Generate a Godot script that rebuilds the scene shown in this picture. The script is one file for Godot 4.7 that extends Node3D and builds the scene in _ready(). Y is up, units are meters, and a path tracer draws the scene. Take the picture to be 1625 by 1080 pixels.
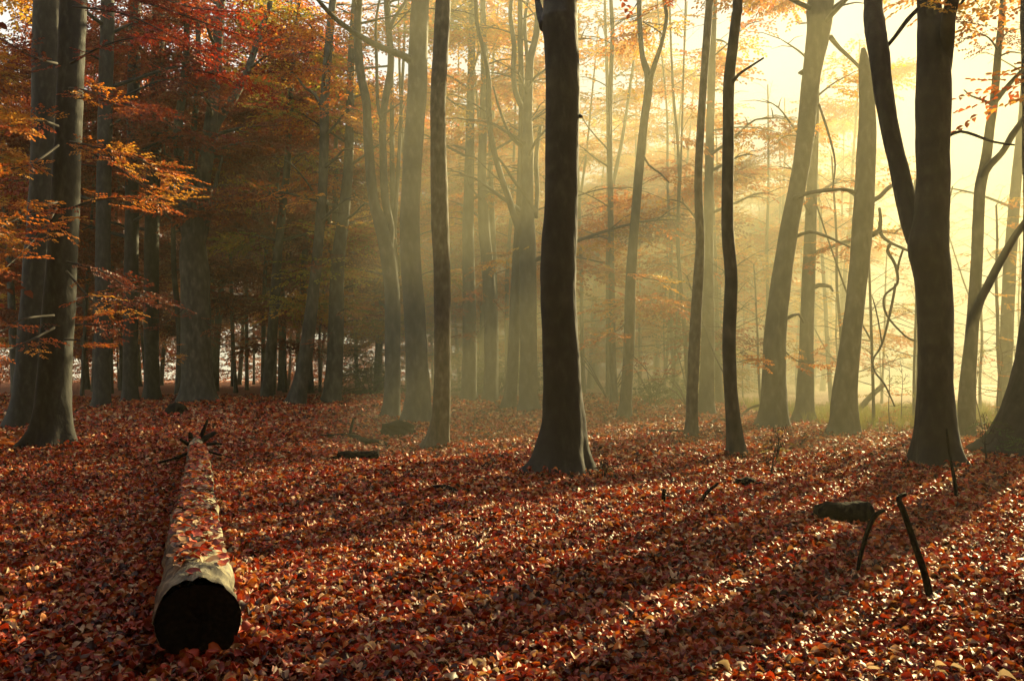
extends Node3D
# A misty beech wood in autumn: low sun from beyond the right edge, shafts of light through the haze.

# Traced beeches: [name, label, base position, bark, palette, crown, [[part, [x, y, z, radius, ...]], ...]] in metres from the base
const TREES = [
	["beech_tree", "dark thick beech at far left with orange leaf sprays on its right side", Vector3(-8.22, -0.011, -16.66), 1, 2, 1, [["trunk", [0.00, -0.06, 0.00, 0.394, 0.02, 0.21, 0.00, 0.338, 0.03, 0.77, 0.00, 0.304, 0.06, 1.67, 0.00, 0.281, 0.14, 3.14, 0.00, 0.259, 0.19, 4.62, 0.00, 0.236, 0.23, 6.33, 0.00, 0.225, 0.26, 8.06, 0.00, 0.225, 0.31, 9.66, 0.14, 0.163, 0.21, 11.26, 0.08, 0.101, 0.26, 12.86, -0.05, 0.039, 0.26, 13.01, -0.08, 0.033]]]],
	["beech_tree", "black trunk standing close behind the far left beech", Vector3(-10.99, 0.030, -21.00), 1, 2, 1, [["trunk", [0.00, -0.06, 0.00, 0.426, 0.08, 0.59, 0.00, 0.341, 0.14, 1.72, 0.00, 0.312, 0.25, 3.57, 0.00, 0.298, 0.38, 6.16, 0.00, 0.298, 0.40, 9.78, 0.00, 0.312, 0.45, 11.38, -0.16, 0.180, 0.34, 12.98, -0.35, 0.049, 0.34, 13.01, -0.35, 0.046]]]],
	["beech_tree", "broad hazy beech with fork of four limbs behind the fallen log", Vector3(-9.79, 0.431, -29.00), 0, 2, 1, [["trunk", [0.00, -0.06, 0.00, 0.607, -0.01, 0.52, 0.00, 0.490, -0.04, 1.89, 0.00, 0.451, -0.10, 3.66, 0.00, 0.451, -0.18, 4.84, 0.00, 0.392, -0.01, 5.63, 0.00, 0.255, 0.08, 6.62, 0.00, 0.235, 0.24, 8.03, 0.00, 0.216, 0.40, 9.31, 0.00, 0.176, 0.47, 10.61, 0.00, 0.167, 0.61, 12.62, 0.00, 0.137, 0.64, 13.01, 0.00, 0.046]], ["stem", [-0.23, 4.45, 0.00, 0.235, -0.34, 5.41, 0.17, 0.175, -0.43, 6.56, 0.33, 0.155, -0.51, 8.32, 0.50, 0.144, -0.30, 9.72, 0.67, 0.115, -0.16, 11.11, 0.83, 0.095, -0.19, 12.21, 1.00, 0.085]], ["stem", [0.17, 7.72, 0.00, 0.157, 0.41, 8.70, -0.25, 0.138, 1.02, 9.90, -0.50, 0.130, 1.33, 10.86, -0.75, 0.111, 1.93, 13.02, -1.00, 0.091]], ["stem", [-0.18, 5.24, 0.00, 0.137, -0.39, 6.70, -0.38, 0.109, -0.49, 8.40, -0.75, 0.101, -0.46, 10.57, -1.12, 0.092, -0.66, 13.23, -1.50, 0.082]], ["branch", [0.06, 4.64, 0.00, 0.088, 0.34, 5.60, 0.17, 0.078, 0.62, 6.75, 0.33, 0.058, 0.86, 7.50, 0.50, 0.039]], ["branch", [-0.49, 5.24, 0.00, 0.059, -0.67, 5.51, 0.17, 0.049, -0.93, 5.77, 0.33, 0.039, -1.10, 6.13, 0.50, 0.029]]]],
	["beech_tree", "slim grey tree leaning right just left of the hazy straight pole tree", Vector3(-6.77, 0.339, -29.12), 0, 1, 1, [["trunk", [0.00, -0.06, 0.00, 0.334, 0.11, 0.41, 0.00, 0.256, 0.27, 1.20, 0.00, 0.236, 0.47, 2.77, 0.00, 0.197, 0.65, 4.55, 0.00, 0.167, 0.83, 7.14, 0.00, 0.148, 0.86, 9.54, 0.00, 0.148, 0.96, 11.15, 0.00, 0.128, 1.09, 12.76, 0.00, 0.118, 1.09, 13.01, 0.02, 0.068]], ["branch", [0.84, 9.14, 0.00, 0.059, 0.51, 9.80, -0.20, 0.050, 0.17, 10.06, -0.40, 0.040, -0.19, 10.53, -0.60, 0.030]]]],
	["beech_tree", "hazy straight tree between slim leaning tree and crooked twin tree", Vector3(-5.80, 0.375, -29.90), 0, 1, 1, [["trunk", [0.00, -0.06, 0.00, 0.323, 0.08, 0.76, 0.00, 0.273, 0.15, 2.38, 0.00, 0.253, 0.19, 4.41, 0.00, 0.222, 0.37, 6.04, 0.00, 0.192, 0.52, 7.88, 0.00, 0.152, 0.58, 10.97, 0.00, 0.121, 0.69, 13.04, 0.00, 0.101]]]],
	["beech_tree", "crooked dark tree splitting into two wavy stems halfway up", Vector3(-3.13, 0.207, -23.90), 0, 1, 1, [["trunk", [0.00, -0.06, 0.00, 0.275, 0.05, 0.32, 0.00, 0.218, 0.07, 1.61, 0.00, 0.202, 0.05, 3.07, 0.00, 0.202, -0.07, 4.12, 0.00, 0.194, -0.27, 4.99, 0.00, 0.170, -0.45, 5.59, 0.00, 0.137, -0.59, 7.11, 0.00, 0.121, -0.64, 8.08, 0.00, 0.113, -0.81, 8.94, 0.00, 0.113, -0.88, 9.95, 0.00, 0.105, -0.85, 10.78, 0.00, 0.097, -0.70, 12.38, 0.17, 0.038, -0.58, 13.01, 0.25, 0.020]], ["stem", [-0.05, 4.20, 0.00, 0.121, -0.01, 4.82, -0.06, 0.105, -0.16, 5.61, -0.11, 0.105, -0.23, 6.84, -0.17, 0.098, -0.23, 7.90, -0.23, 0.098, -0.05, 9.15, -0.29, 0.090, -0.11, 10.08, -0.34, 0.082, -0.19, 10.94, -0.40, 0.074, -0.20, 11.97, -0.50, 0.020]], ["branch", [-0.25, 7.64, 0.00, 0.040, -0.36, 8.08, -0.10, 0.041, -0.41, 9.19, -0.20, 0.041, -0.45, 10.28, -0.30, 0.033, -0.37, 10.94, -0.40, 0.033]], ["branch", [-0.05, 10.03, 0.00, 0.057, 0.09, 10.43, -0.17, 0.049, 0.30, 10.83, -0.33, 0.041, 0.42, 11.32, -0.50, 0.033]], ["branch", [-0.17, 7.80, 0.00, 0.032, 0.05, 7.89, 0.15, 0.024, 0.36, 8.04, 0.30, 0.016]]]],
	["beech_tree", "thick straight grey beech with a dark bare limb reaching up to the left", Vector3(-2.27, 0.140, -22.38), 0, 1, 1, [["trunk", [0.00, -0.06, 0.00, 0.393, -0.00, 0.28, 0.00, 0.333, 0.01, 1.04, 0.00, 0.272, -0.09, 2.86, 0.00, 0.257, -0.20, 4.53, 0.00, 0.242, -0.13, 6.37, 0.00, 0.234, -0.04, 7.91, 0.00, 0.234, -0.00, 9.30, 0.00, 0.227, 0.04, 10.23, 0.00, 0.212, 0.24, 11.83, 0.18, 0.108, 0.41, 13.01, 0.24, 0.031]], ["branch", [-0.18, 8.74, 0.00, 0.113, -0.33, 8.74, 0.36, 0.089, -0.61, 8.74, 0.71, 0.081, -0.97, 8.79, 1.07, 0.072, -1.35, 8.92, 1.43, 0.064, -1.64, 9.05, 1.79, 0.056, -1.85, 9.19, 2.14, 0.048, -2.01, 9.33, 2.50, 0.040]]]],
	["beech_tree", "sunlit-edged slender beech with flared foot in front of the thick grey one", Vector3(-1.34, -0.045, -16.26), 2, 1, 1, [["trunk", [0.00, -0.06, 0.00, 0.253, 0.04, 0.16, 0.00, 0.181, 0.10, 0.60, 0.00, 0.159, 0.12, 1.26, 0.00, 0.148, 0.12, 2.91, 0.00, 0.148, 0.08, 4.02, 0.00, 0.154, 0.04, 5.46, 0.00, 0.137, 0.05, 6.47, 0.00, 0.137, 0.12, 7.93, 0.00, 0.137, 0.11, 9.53, 0.12, 0.100, 0.07, 11.13, 0.05, 0.064, 0.13, 12.73, 0.18, 0.027, 0.11, 13.01, 0.20, 0.020]]]],
	["beech_tree", "left trunk of the faint pair in the misty middle", Vector3(-1.40, 0.417, -29.82), 0, 3, 1, [["trunk", [0.00, -0.06, 0.00, 0.302, 0.02, 0.32, 0.00, 0.242, 0.04, 1.93, 0.00, 0.232, 0.01, 3.95, 0.00, 0.201, -0.01, 5.78, 0.00, 0.181, 0.03, 7.82, 0.00, 0.151, 0.08, 10.49, 0.00, 0.121, 0.12, 12.97, 0.00, 0.101, 0.12, 13.01, 0.00, 0.093]]]],
	["beech_tree", "right trunk of the faint pair in the misty middle", Vector3(-0.70, 0.392, -29.30), 0, 3, 1, [["trunk", [0.00, -0.06, 0.00, 0.277, 0.02, 0.35, 0.00, 0.218, 0.04, 1.94, 0.00, 0.218, -0.04, 3.92, 0.00, 0.198, -0.18, 5.52, 0.00, 0.178, -0.25, 7.32, 0.00, 0.139, -0.19, 10.14, 0.00, 0.109, -0.23, 12.78, 0.00, 0.089, -0.23, 13.01, -0.01, 0.054]]]],
	["beech_tree", "narrow grey trunk standing against the many-limbed hazy beech", Vector3(-0.10, 0.301, -26.48), 0, 3, 1, [["trunk", [0.00, -0.06, 0.00, 0.233, 0.05, 0.32, 0.00, 0.179, 0.14, 1.57, 0.00, 0.170, 0.21, 3.36, 0.00, 0.152, 0.29, 4.99, 0.00, 0.134, 0.34, 6.43, 0.00, 0.107, 0.38, 8.43, 0.00, 0.089, 0.34, 11.73, 0.00, 0.072, 0.46, 13.01, -0.09, 0.020]]]],
	["beech_tree", "many-limbed hazy beech close to the left of the big central trunk", Vector3(0.46, 0.275, -25.84), 0, 3, 1, [["trunk", [0.00, -0.06, 0.00, 0.349, 0.00, 0.28, 0.00, 0.271, 0.00, 1.58, 0.00, 0.244, -0.02, 3.51, 0.00, 0.236, -0.03, 4.74, 0.00, 0.236, -0.03, 5.89, 0.00, 0.166, -0.01, 7.39, 0.00, 0.157, -0.03, 8.05, 0.00, 0.140, 0.02, 9.17, 0.00, 0.122, 0.06, 9.83, 0.00, 0.105, 0.22, 10.51, 0.00, 0.096, 0.34, 11.50, 0.00, 0.079, 0.63, 13.01, -0.10, 0.020]], ["stem", [-0.15, 4.83, 0.00, 0.140, -0.37, 5.29, 0.11, 0.096, -0.57, 5.90, 0.22, 0.087, -0.77, 6.47, 0.33, 0.078, -1.01, 7.37, 0.44, 0.077, -1.11, 8.35, 0.56, 0.077, -1.09, 8.96, 0.67, 0.068, -1.21, 9.70, 0.78, 0.059, -1.41, 10.50, 0.89, 0.051, -1.44, 11.09, 1.00, 0.050, -1.53, 11.97, 1.03, 0.020]], ["stem", [-0.03, 8.01, 0.00, 0.096, -0.19, 8.50, -0.13, 0.079, -0.36, 8.98, -0.27, 0.079, -0.43, 9.64, -0.40, 0.071, -0.40, 10.36, -0.53, 0.071, -0.51, 11.36, -0.67, 0.063, -0.47, 11.82, -0.80, 0.054, -0.47, 11.97, -0.83, 0.040]], ["stem", [0.02, 9.17, 0.00, 0.061, -0.04, 10.20, -0.40, 0.053, -0.09, 11.14, -0.80, 0.054, 0.01, 11.98, -1.20, 0.046]], ["branch", [0.20, 5.53, 0.00, 0.061, -0.07, 5.89, 0.25, 0.052, -0.42, 6.31, 0.50, 0.043, -0.68, 6.66, 0.75, 0.034, -0.84, 6.81, 1.00, 0.025]], ["branch", [-0.17, 7.34, 0.00, 0.052, -0.47, 7.55, 0.20, 0.043, -0.70, 7.99, 0.40, 0.034, -0.87, 8.46, 0.60, 0.034, -0.97, 8.80, 0.80, 0.025]], ["branch", [0.20, 5.36, 0.00, 0.070, 0.25, 6.19, -0.17, 0.062, 0.22, 7.12, -0.33, 0.062, 0.36, 8.06, -0.50, 0.053]]]],
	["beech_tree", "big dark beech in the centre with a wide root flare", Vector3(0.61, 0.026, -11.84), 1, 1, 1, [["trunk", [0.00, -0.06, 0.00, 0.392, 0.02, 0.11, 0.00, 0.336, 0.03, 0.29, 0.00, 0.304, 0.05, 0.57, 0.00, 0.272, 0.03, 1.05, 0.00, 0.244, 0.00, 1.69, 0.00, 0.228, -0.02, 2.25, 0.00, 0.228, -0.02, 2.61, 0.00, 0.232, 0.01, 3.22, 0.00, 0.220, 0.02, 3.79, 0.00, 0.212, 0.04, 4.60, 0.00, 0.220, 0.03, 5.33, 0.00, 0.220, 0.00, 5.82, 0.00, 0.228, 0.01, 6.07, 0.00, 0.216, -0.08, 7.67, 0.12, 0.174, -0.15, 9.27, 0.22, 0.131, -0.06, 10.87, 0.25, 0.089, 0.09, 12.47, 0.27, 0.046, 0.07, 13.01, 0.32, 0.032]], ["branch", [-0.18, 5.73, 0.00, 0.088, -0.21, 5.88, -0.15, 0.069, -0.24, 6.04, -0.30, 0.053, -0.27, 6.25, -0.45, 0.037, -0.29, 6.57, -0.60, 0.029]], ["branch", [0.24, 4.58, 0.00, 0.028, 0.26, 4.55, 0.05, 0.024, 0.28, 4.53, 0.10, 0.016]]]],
	["beech_tree", "pale slender tree with a high fork right of the big central trunk", Vector3(2.79, 0.180, -23.44), 0, 3, 1, [["trunk", [0.00, -0.06, 0.00, 0.206, 0.06, 0.36, 0.00, 0.158, 0.15, 1.63, 0.00, 0.143, 0.20, 3.37, 0.00, 0.135, 0.29, 4.65, 0.00, 0.119, 0.46, 6.57, 0.00, 0.111, 0.57, 7.54, 0.00, 0.103, 0.69, 8.54, 0.00, 0.103, 0.53, 9.16, 0.00, 0.071, 0.47, 9.97, 0.00, 0.063, 0.45, 10.62, 0.00, 0.063, 0.45, 12.22, -0.16, 0.027, 0.53, 13.01, -0.15, 0.020]], ["stem", [0.69, 8.43, 0.00, 0.071, 0.82, 8.93, 0.20, 0.063, 0.95, 9.34, 0.40, 0.054, 1.05, 9.95, 0.60, 0.046, 0.96, 10.29, 0.80, 0.046, 0.65, 11.89, 1.50, 0.020, 0.64, 11.97, 1.53, 0.020]], ["branch", [0.49, 6.73, 0.00, 0.032, 0.65, 6.34, 0.20, 0.024, 0.90, 6.09, 0.40, 0.023, 1.09, 5.81, 0.60, 0.015]]]],
	["beech_tree", "ghostly thin pole tree in the mist just left of the pale forked one", Vector3(3.14, 0.379, -28.48), 0, 3, 1, [["trunk", [0.00, -0.06, 0.00, 0.144, -0.04, 0.77, 0.00, 0.106, -0.08, 3.08, 0.00, 0.096, -0.11, 5.99, 0.00, 0.087, -0.12, 8.92, 0.00, 0.077, -0.03, 11.28, 0.00, 0.067, -0.07, 12.46, 0.00, 0.058, -0.04, 13.01, -0.04, 0.020]]]],
	["beech_tree", "patchy-barked slim tree with a stick lying at its foot", Vector3(3.50, 0.024, -18.24), 2, 3, 1, [["trunk", [0.00, -0.06, 0.00, 0.148, 0.00, 0.19, 0.00, 0.117, 0.04, 1.18, 0.00, 0.111, 0.09, 2.16, 0.00, 0.111, 0.16, 3.15, 0.00, 0.099, 0.20, 3.90, 0.00, 0.086, 0.17, 5.02, 0.00, 0.080, 0.23, 6.15, 0.00, 0.080, 0.30, 7.15, 0.00, 0.074, 0.43, 8.67, 0.00, 0.074, 0.64, 10.27, -0.06, 0.051, 0.67, 11.87, -0.07, 0.028, 0.68, 13.01, 0.06, 0.020]]]],
	["beech_tree", "faint wide trunk hidden behind the patchy-barked slim tree", Vector3(5.51, 0.178, -26.48), 0, 3, 1, [["trunk", [0.00, -0.06, 0.00, 0.268, 0.00, 0.27, 0.00, 0.215, 0.05, 1.69, 0.00, 0.197, 0.08, 4.21, 0.00, 0.161, 0.14, 7.10, 0.00, 0.125, 0.23, 9.65, 0.00, 0.107, 0.32, 11.85, 0.00, 0.089, 0.48, 13.01, 0.04, 0.020]]]],
	["beech_tree", "thin wavy dark tree between the mist and the thick leaning beech", Vector3(3.51, -0.023, -14.58), 0, 3, 1, [["trunk", [0.00, -0.06, 0.00, 0.167, -0.02, 0.12, 0.00, 0.138, -0.06, 0.64, 0.00, 0.113, -0.10, 1.29, 0.00, 0.103, -0.11, 1.95, 0.00, 0.103, -0.07, 2.83, 0.00, 0.099, -0.12, 3.62, 0.00, 0.094, -0.10, 4.99, 0.00, 0.089, -0.08, 5.88, 0.00, 0.089, -0.02, 6.42, 0.00, 0.084, 0.05, 7.01, 0.00, 0.079, 0.07, 7.23, 0.00, 0.079, 0.02, 8.83, 0.09, 0.060, -0.05, 10.43, -0.02, 0.042, -0.23, 12.03, 0.09, 0.023, -0.35, 13.01, 0.24, 0.020]], ["branch", [-0.05, 5.87, 0.00, 0.030, 0.02, 5.97, 0.20, 0.024, 0.15, 6.03, 0.40, 0.019, 0.31, 6.10, 0.60, 0.014]]]],
	["beech_tree", "thick leaning beech glowing in the sunbeams", Vector3(5.92, 0.027, -21.26), 0, 3, 1, [["trunk", [0.00, -0.06, 0.00, 0.431, 0.02, 0.19, 0.00, 0.345, 0.05, 0.87, 0.00, 0.287, 0.09, 2.16, 0.00, 0.251, 0.25, 3.46, 0.00, 0.223, 0.47, 4.77, 0.00, 0.201, 0.65, 5.64, 0.00, 0.194, 0.82, 6.66, 0.00, 0.201, 0.96, 7.92, 0.00, 0.201, 1.17, 9.22, 0.00, 0.266, 1.23, 9.89, 0.00, 0.302, 1.37, 11.49, 0.18, 0.107, 1.43, 12.01, 0.29, 0.044]], ["branch", [0.43, 5.06, 0.00, 0.050, 0.52, 5.28, 0.18, 0.050, 0.86, 5.35, 0.36, 0.042, 1.20, 5.38, 0.54, 0.035, 1.51, 5.32, 0.72, 0.028, 1.63, 5.15, 0.90, 0.021]], ["branch", [0.59, 4.40, 0.00, 0.043, 0.84, 4.48, 0.18, 0.036, 1.07, 4.39, 0.35, 0.035, 1.29, 4.25, 0.52, 0.028, 1.57, 4.06, 0.70, 0.021]], ["branch", [0.75, 8.17, 0.00, 0.043, 0.81, 8.26, -0.05, 0.036, 0.72, 8.21, -0.10, 0.029]], ["branch", [1.43, 9.03, 0.00, 0.065, 1.72, 8.88, -0.27, 0.051, 2.08, 8.72, -0.53, 0.044, 2.48, 8.50, -0.80, 0.037]], ["branch", [1.15, 7.46, 0.00, 0.029, 1.33, 6.61, 0.20, 0.028, 1.37, 5.98, 0.40, 0.021, 1.23, 5.37, 0.60, 0.014]], ["branch", [0.36, 2.52, 0.00, 0.043, 0.53, 2.60, -0.13, 0.036, 0.71, 2.64, -0.27, 0.029, 0.87, 2.45, -0.40, 0.022]]]],
	["beech_tree", "faint trunk in the haze right behind the thick leaning beech", Vector3(7.79, 0.023, -24.98), 0, 3, 1, [["trunk", [0.00, -0.06, 0.00, 0.338, 0.04, 0.30, 0.00, 0.253, 0.10, 1.82, 0.00, 0.194, 0.17, 3.51, 0.00, 0.177, 0.28, 5.72, 0.00, 0.152, 0.38, 7.95, 0.00, 0.127, 0.47, 10.36, 0.00, 0.101, 0.52, 11.40, 0.00, 0.084, 0.57, 13.00, -0.18, 0.020, 0.57, 13.01, -0.18, 0.020]], ["branch", [0.22, 3.51, 0.00, 0.068, 0.42, 3.63, 0.13, 0.059, 0.68, 3.57, 0.27, 0.042, 0.70, 3.44, 0.40, 0.025]]]],
	["beech_tree", "leaning grey beech with bare curling limbs and a broken top", Vector3(6.97, -0.021, -19.64), 0, 3, 0, [["trunk", [0.00, -0.06, 0.00, 0.372, 0.02, 0.18, 0.00, 0.292, 0.04, 0.95, 0.00, 0.252, 0.20, 2.17, 0.00, 0.206, 0.35, 3.36, 0.00, 0.199, 0.47, 4.55, 0.00, 0.212, 0.54, 5.65, 0.00, 0.199, 0.59, 6.86, 0.00, 0.173, 0.55, 7.78, 0.00, 0.126, 0.52, 8.24, 0.00, 0.046]], ["branch", [0.23, 5.11, 0.20, 0.043, -0.06, 5.14, 0.38, 0.038, -0.40, 5.08, 0.55, 0.028, -0.83, 5.00, 0.72, 0.023, -1.16, 4.86, 0.90, 0.018]], ["branch", [0.66, 4.98, 0.00, 0.067, 0.90, 5.09, -0.20, 0.048, 1.15, 5.30, -0.40, 0.044, 1.40, 5.45, -0.60, 0.040, 1.76, 5.59, -0.80, 0.030]], ["branch", [0.65, 4.25, 0.00, 0.067, 0.83, 4.35, -0.10, 0.043, 0.92, 4.55, -0.20, 0.039, 0.94, 4.87, -0.30, 0.029]], ["branch", [0.94, 4.57, -0.30, 0.039, 0.93, 4.28, -0.20, 0.039, 1.06, 4.11, -0.10, 0.033, 1.28, 3.97, 0.00, 0.029, 1.40, 3.89, 0.10, 0.024]], ["branch", [1.05, 4.06, 0.00, 0.038, 0.96, 3.90, 0.04, 0.033, 1.10, 3.60, 0.09, 0.033, 1.12, 3.20, 0.13, 0.028, 0.83, 2.93, 0.17, 0.024, 0.86, 2.53, 0.21, 0.024, 1.22, 2.09, 0.26, 0.019, 1.40, 1.99, 0.30, 0.019]], ["branch", [1.17, 3.45, 0.00, 0.029, 1.19, 3.70, 0.10, 0.024, 1.22, 3.90, 0.20, 0.024]], ["branch", [1.14, 3.21, 0.00, 0.029, 1.00, 2.67, 0.08, 0.028, 0.77, 1.94, 0.17, 0.024, 0.55, 1.61, 0.25, 0.019, 0.55, 1.35, 0.33, 0.019, 0.71, 1.09, 0.42, 0.019, 0.88, 0.64, 0.50, 0.014]], ["branch", [0.83, 1.94, 0.00, 0.019, 0.76, 2.27, 0.07, 0.015, 0.66, 2.67, 0.13, 0.014, 0.56, 2.93, 0.20, 0.009]]]],
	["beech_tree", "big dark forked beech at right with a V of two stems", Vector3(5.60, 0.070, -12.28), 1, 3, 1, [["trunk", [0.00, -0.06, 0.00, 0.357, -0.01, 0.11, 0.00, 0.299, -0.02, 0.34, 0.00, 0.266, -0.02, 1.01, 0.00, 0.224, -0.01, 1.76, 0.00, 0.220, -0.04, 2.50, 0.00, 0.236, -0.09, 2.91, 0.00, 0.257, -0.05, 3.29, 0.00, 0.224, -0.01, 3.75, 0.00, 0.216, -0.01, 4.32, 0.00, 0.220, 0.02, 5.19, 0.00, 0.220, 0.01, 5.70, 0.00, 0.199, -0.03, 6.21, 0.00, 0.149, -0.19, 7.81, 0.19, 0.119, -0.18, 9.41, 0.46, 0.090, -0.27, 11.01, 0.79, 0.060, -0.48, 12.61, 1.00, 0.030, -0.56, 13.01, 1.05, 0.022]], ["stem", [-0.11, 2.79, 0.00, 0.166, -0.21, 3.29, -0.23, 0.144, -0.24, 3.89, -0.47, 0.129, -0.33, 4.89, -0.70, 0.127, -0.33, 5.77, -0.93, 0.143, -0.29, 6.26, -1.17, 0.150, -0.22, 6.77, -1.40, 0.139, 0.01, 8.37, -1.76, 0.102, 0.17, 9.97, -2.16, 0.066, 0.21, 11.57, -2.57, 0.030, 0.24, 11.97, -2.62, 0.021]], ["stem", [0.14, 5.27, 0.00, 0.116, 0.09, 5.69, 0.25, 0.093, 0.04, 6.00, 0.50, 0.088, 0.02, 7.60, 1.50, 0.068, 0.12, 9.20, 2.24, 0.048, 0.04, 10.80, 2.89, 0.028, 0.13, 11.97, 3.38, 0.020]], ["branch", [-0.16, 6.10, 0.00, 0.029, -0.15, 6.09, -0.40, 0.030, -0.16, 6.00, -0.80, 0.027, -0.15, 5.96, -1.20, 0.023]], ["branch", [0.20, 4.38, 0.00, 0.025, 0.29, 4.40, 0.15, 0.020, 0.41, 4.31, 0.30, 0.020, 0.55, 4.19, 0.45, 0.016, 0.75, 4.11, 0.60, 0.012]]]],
	["beech_tree", "spindly tree with up-reaching side limbs right of the big forked beech", Vector3(9.06, -0.017, -18.64), 0, 2, 1, [["trunk", [0.00, -0.06, 0.00, 0.189, 0.02, 0.21, 0.00, 0.164, 0.04, 0.99, 0.00, 0.157, 0.15, 2.12, 0.00, 0.126, 0.25, 3.25, 0.00, 0.113, 0.32, 4.38, 0.00, 0.107, 0.36, 5.02, 0.00, 0.107, 0.48, 5.54, 0.00, 0.101, 0.59, 6.29, 0.00, 0.088, 0.67, 6.74, 0.00, 0.082, 0.77, 7.72, 0.00, 0.069, 0.89, 8.87, 0.00, 0.057, 0.87, 10.47, 0.01, 0.038, 1.03, 12.07, -0.10, 0.020, 1.16, 13.01, -0.24, 0.020]], ["branch", [0.38, 5.21, 0.00, 0.076, 0.47, 5.46, 0.20, 0.069, 0.60, 5.65, 0.40, 0.062, 0.71, 5.96, 0.60, 0.061, 0.89, 6.30, 0.80, 0.054, 1.02, 6.51, 1.00, 0.048]], ["branch", [0.68, 6.77, 0.00, 0.057, 0.74, 6.91, 0.18, 0.050, 0.82, 7.06, 0.35, 0.043, 0.96, 7.25, 0.52, 0.037, 1.09, 7.41, 0.70, 0.030]], ["branch", [0.18, 2.35, 0.00, 0.101, 0.22, 2.74, 0.20, 0.087, 0.33, 3.13, 0.40, 0.080, 0.45, 3.52, 0.60, 0.073, 0.57, 3.88, 0.80, 0.066, 0.76, 4.27, 1.00, 0.060, 0.99, 4.78, 1.20, 0.053]], ["branch", [0.65, 6.73, 0.00, 0.031, 0.50, 6.86, -0.10, 0.025, 0.32, 6.97, -0.20, 0.019, 0.22, 7.13, -0.30, 0.013]]]],
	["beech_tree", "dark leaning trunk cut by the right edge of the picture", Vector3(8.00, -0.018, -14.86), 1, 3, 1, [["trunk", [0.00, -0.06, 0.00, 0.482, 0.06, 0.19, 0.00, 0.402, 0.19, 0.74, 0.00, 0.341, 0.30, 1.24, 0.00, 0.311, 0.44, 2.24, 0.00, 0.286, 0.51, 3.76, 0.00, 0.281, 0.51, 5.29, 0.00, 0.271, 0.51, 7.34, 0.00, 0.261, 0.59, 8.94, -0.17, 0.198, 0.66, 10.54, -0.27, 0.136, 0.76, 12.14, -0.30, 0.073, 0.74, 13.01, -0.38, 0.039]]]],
	["beech_tree", "pale far trunk against the bright field near the right edge", Vector3(13.67, -0.035, -26.00), 0, 3, 1, [["trunk", [0.00, -0.06, 0.00, 0.228, 0.04, 0.67, 0.00, 0.184, 0.14, 2.25, 0.00, 0.176, 0.27, 4.37, 0.00, 0.167, 0.42, 5.96, 0.00, 0.149, 0.59, 7.56, 0.00, 0.123, 0.77, 9.35, 0.00, 0.097, 0.89, 11.87, 0.00, 0.079, 0.83, 13.01, 0.11, 0.020]]]],
	["woodland_tree", "first dark pillar-like trunk right of the far left beech", Vector3(-11.88, 0.318, -27.00), 1, 0, 1, [["trunk", [0.00, -0.06, 0.00, 0.292, 0.01, 0.51, 0.00, 0.237, -0.00, 2.66, 0.00, 0.219, -0.03, 5.42, 0.00, 0.210, -0.02, 8.56, 0.00, 0.201, 0.00, 11.92, 0.00, 0.182, -0.05, 13.01, 0.13, 0.026]]]],
	["woodland_tree", "second dark pillar-like trunk right of the far left beech", Vector3(-12.28, 0.382, -30.00), 1, 0, 1, [["trunk", [0.00, -0.06, 0.00, 0.304, -0.00, 0.47, 0.00, 0.243, -0.02, 3.19, 0.00, 0.223, -0.03, 6.26, 0.00, 0.213, -0.03, 9.55, 0.00, 0.203, -0.02, 13.07, 0.00, 0.182]]]],
	["woodland_tree", "third dark pillar-like trunk, close left of the broad forked beech", Vector3(-11.97, 0.419, -31.00), 1, 2, 1, [["trunk", [0.00, -0.06, 0.00, 0.314, -0.00, 0.42, 0.00, 0.251, -0.06, 3.23, 0.00, 0.241, -0.06, 6.40, 0.00, 0.230, -0.00, 9.80, 0.00, 0.220, 0.07, 13.44, 0.00, 0.209]]]],
]
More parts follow.
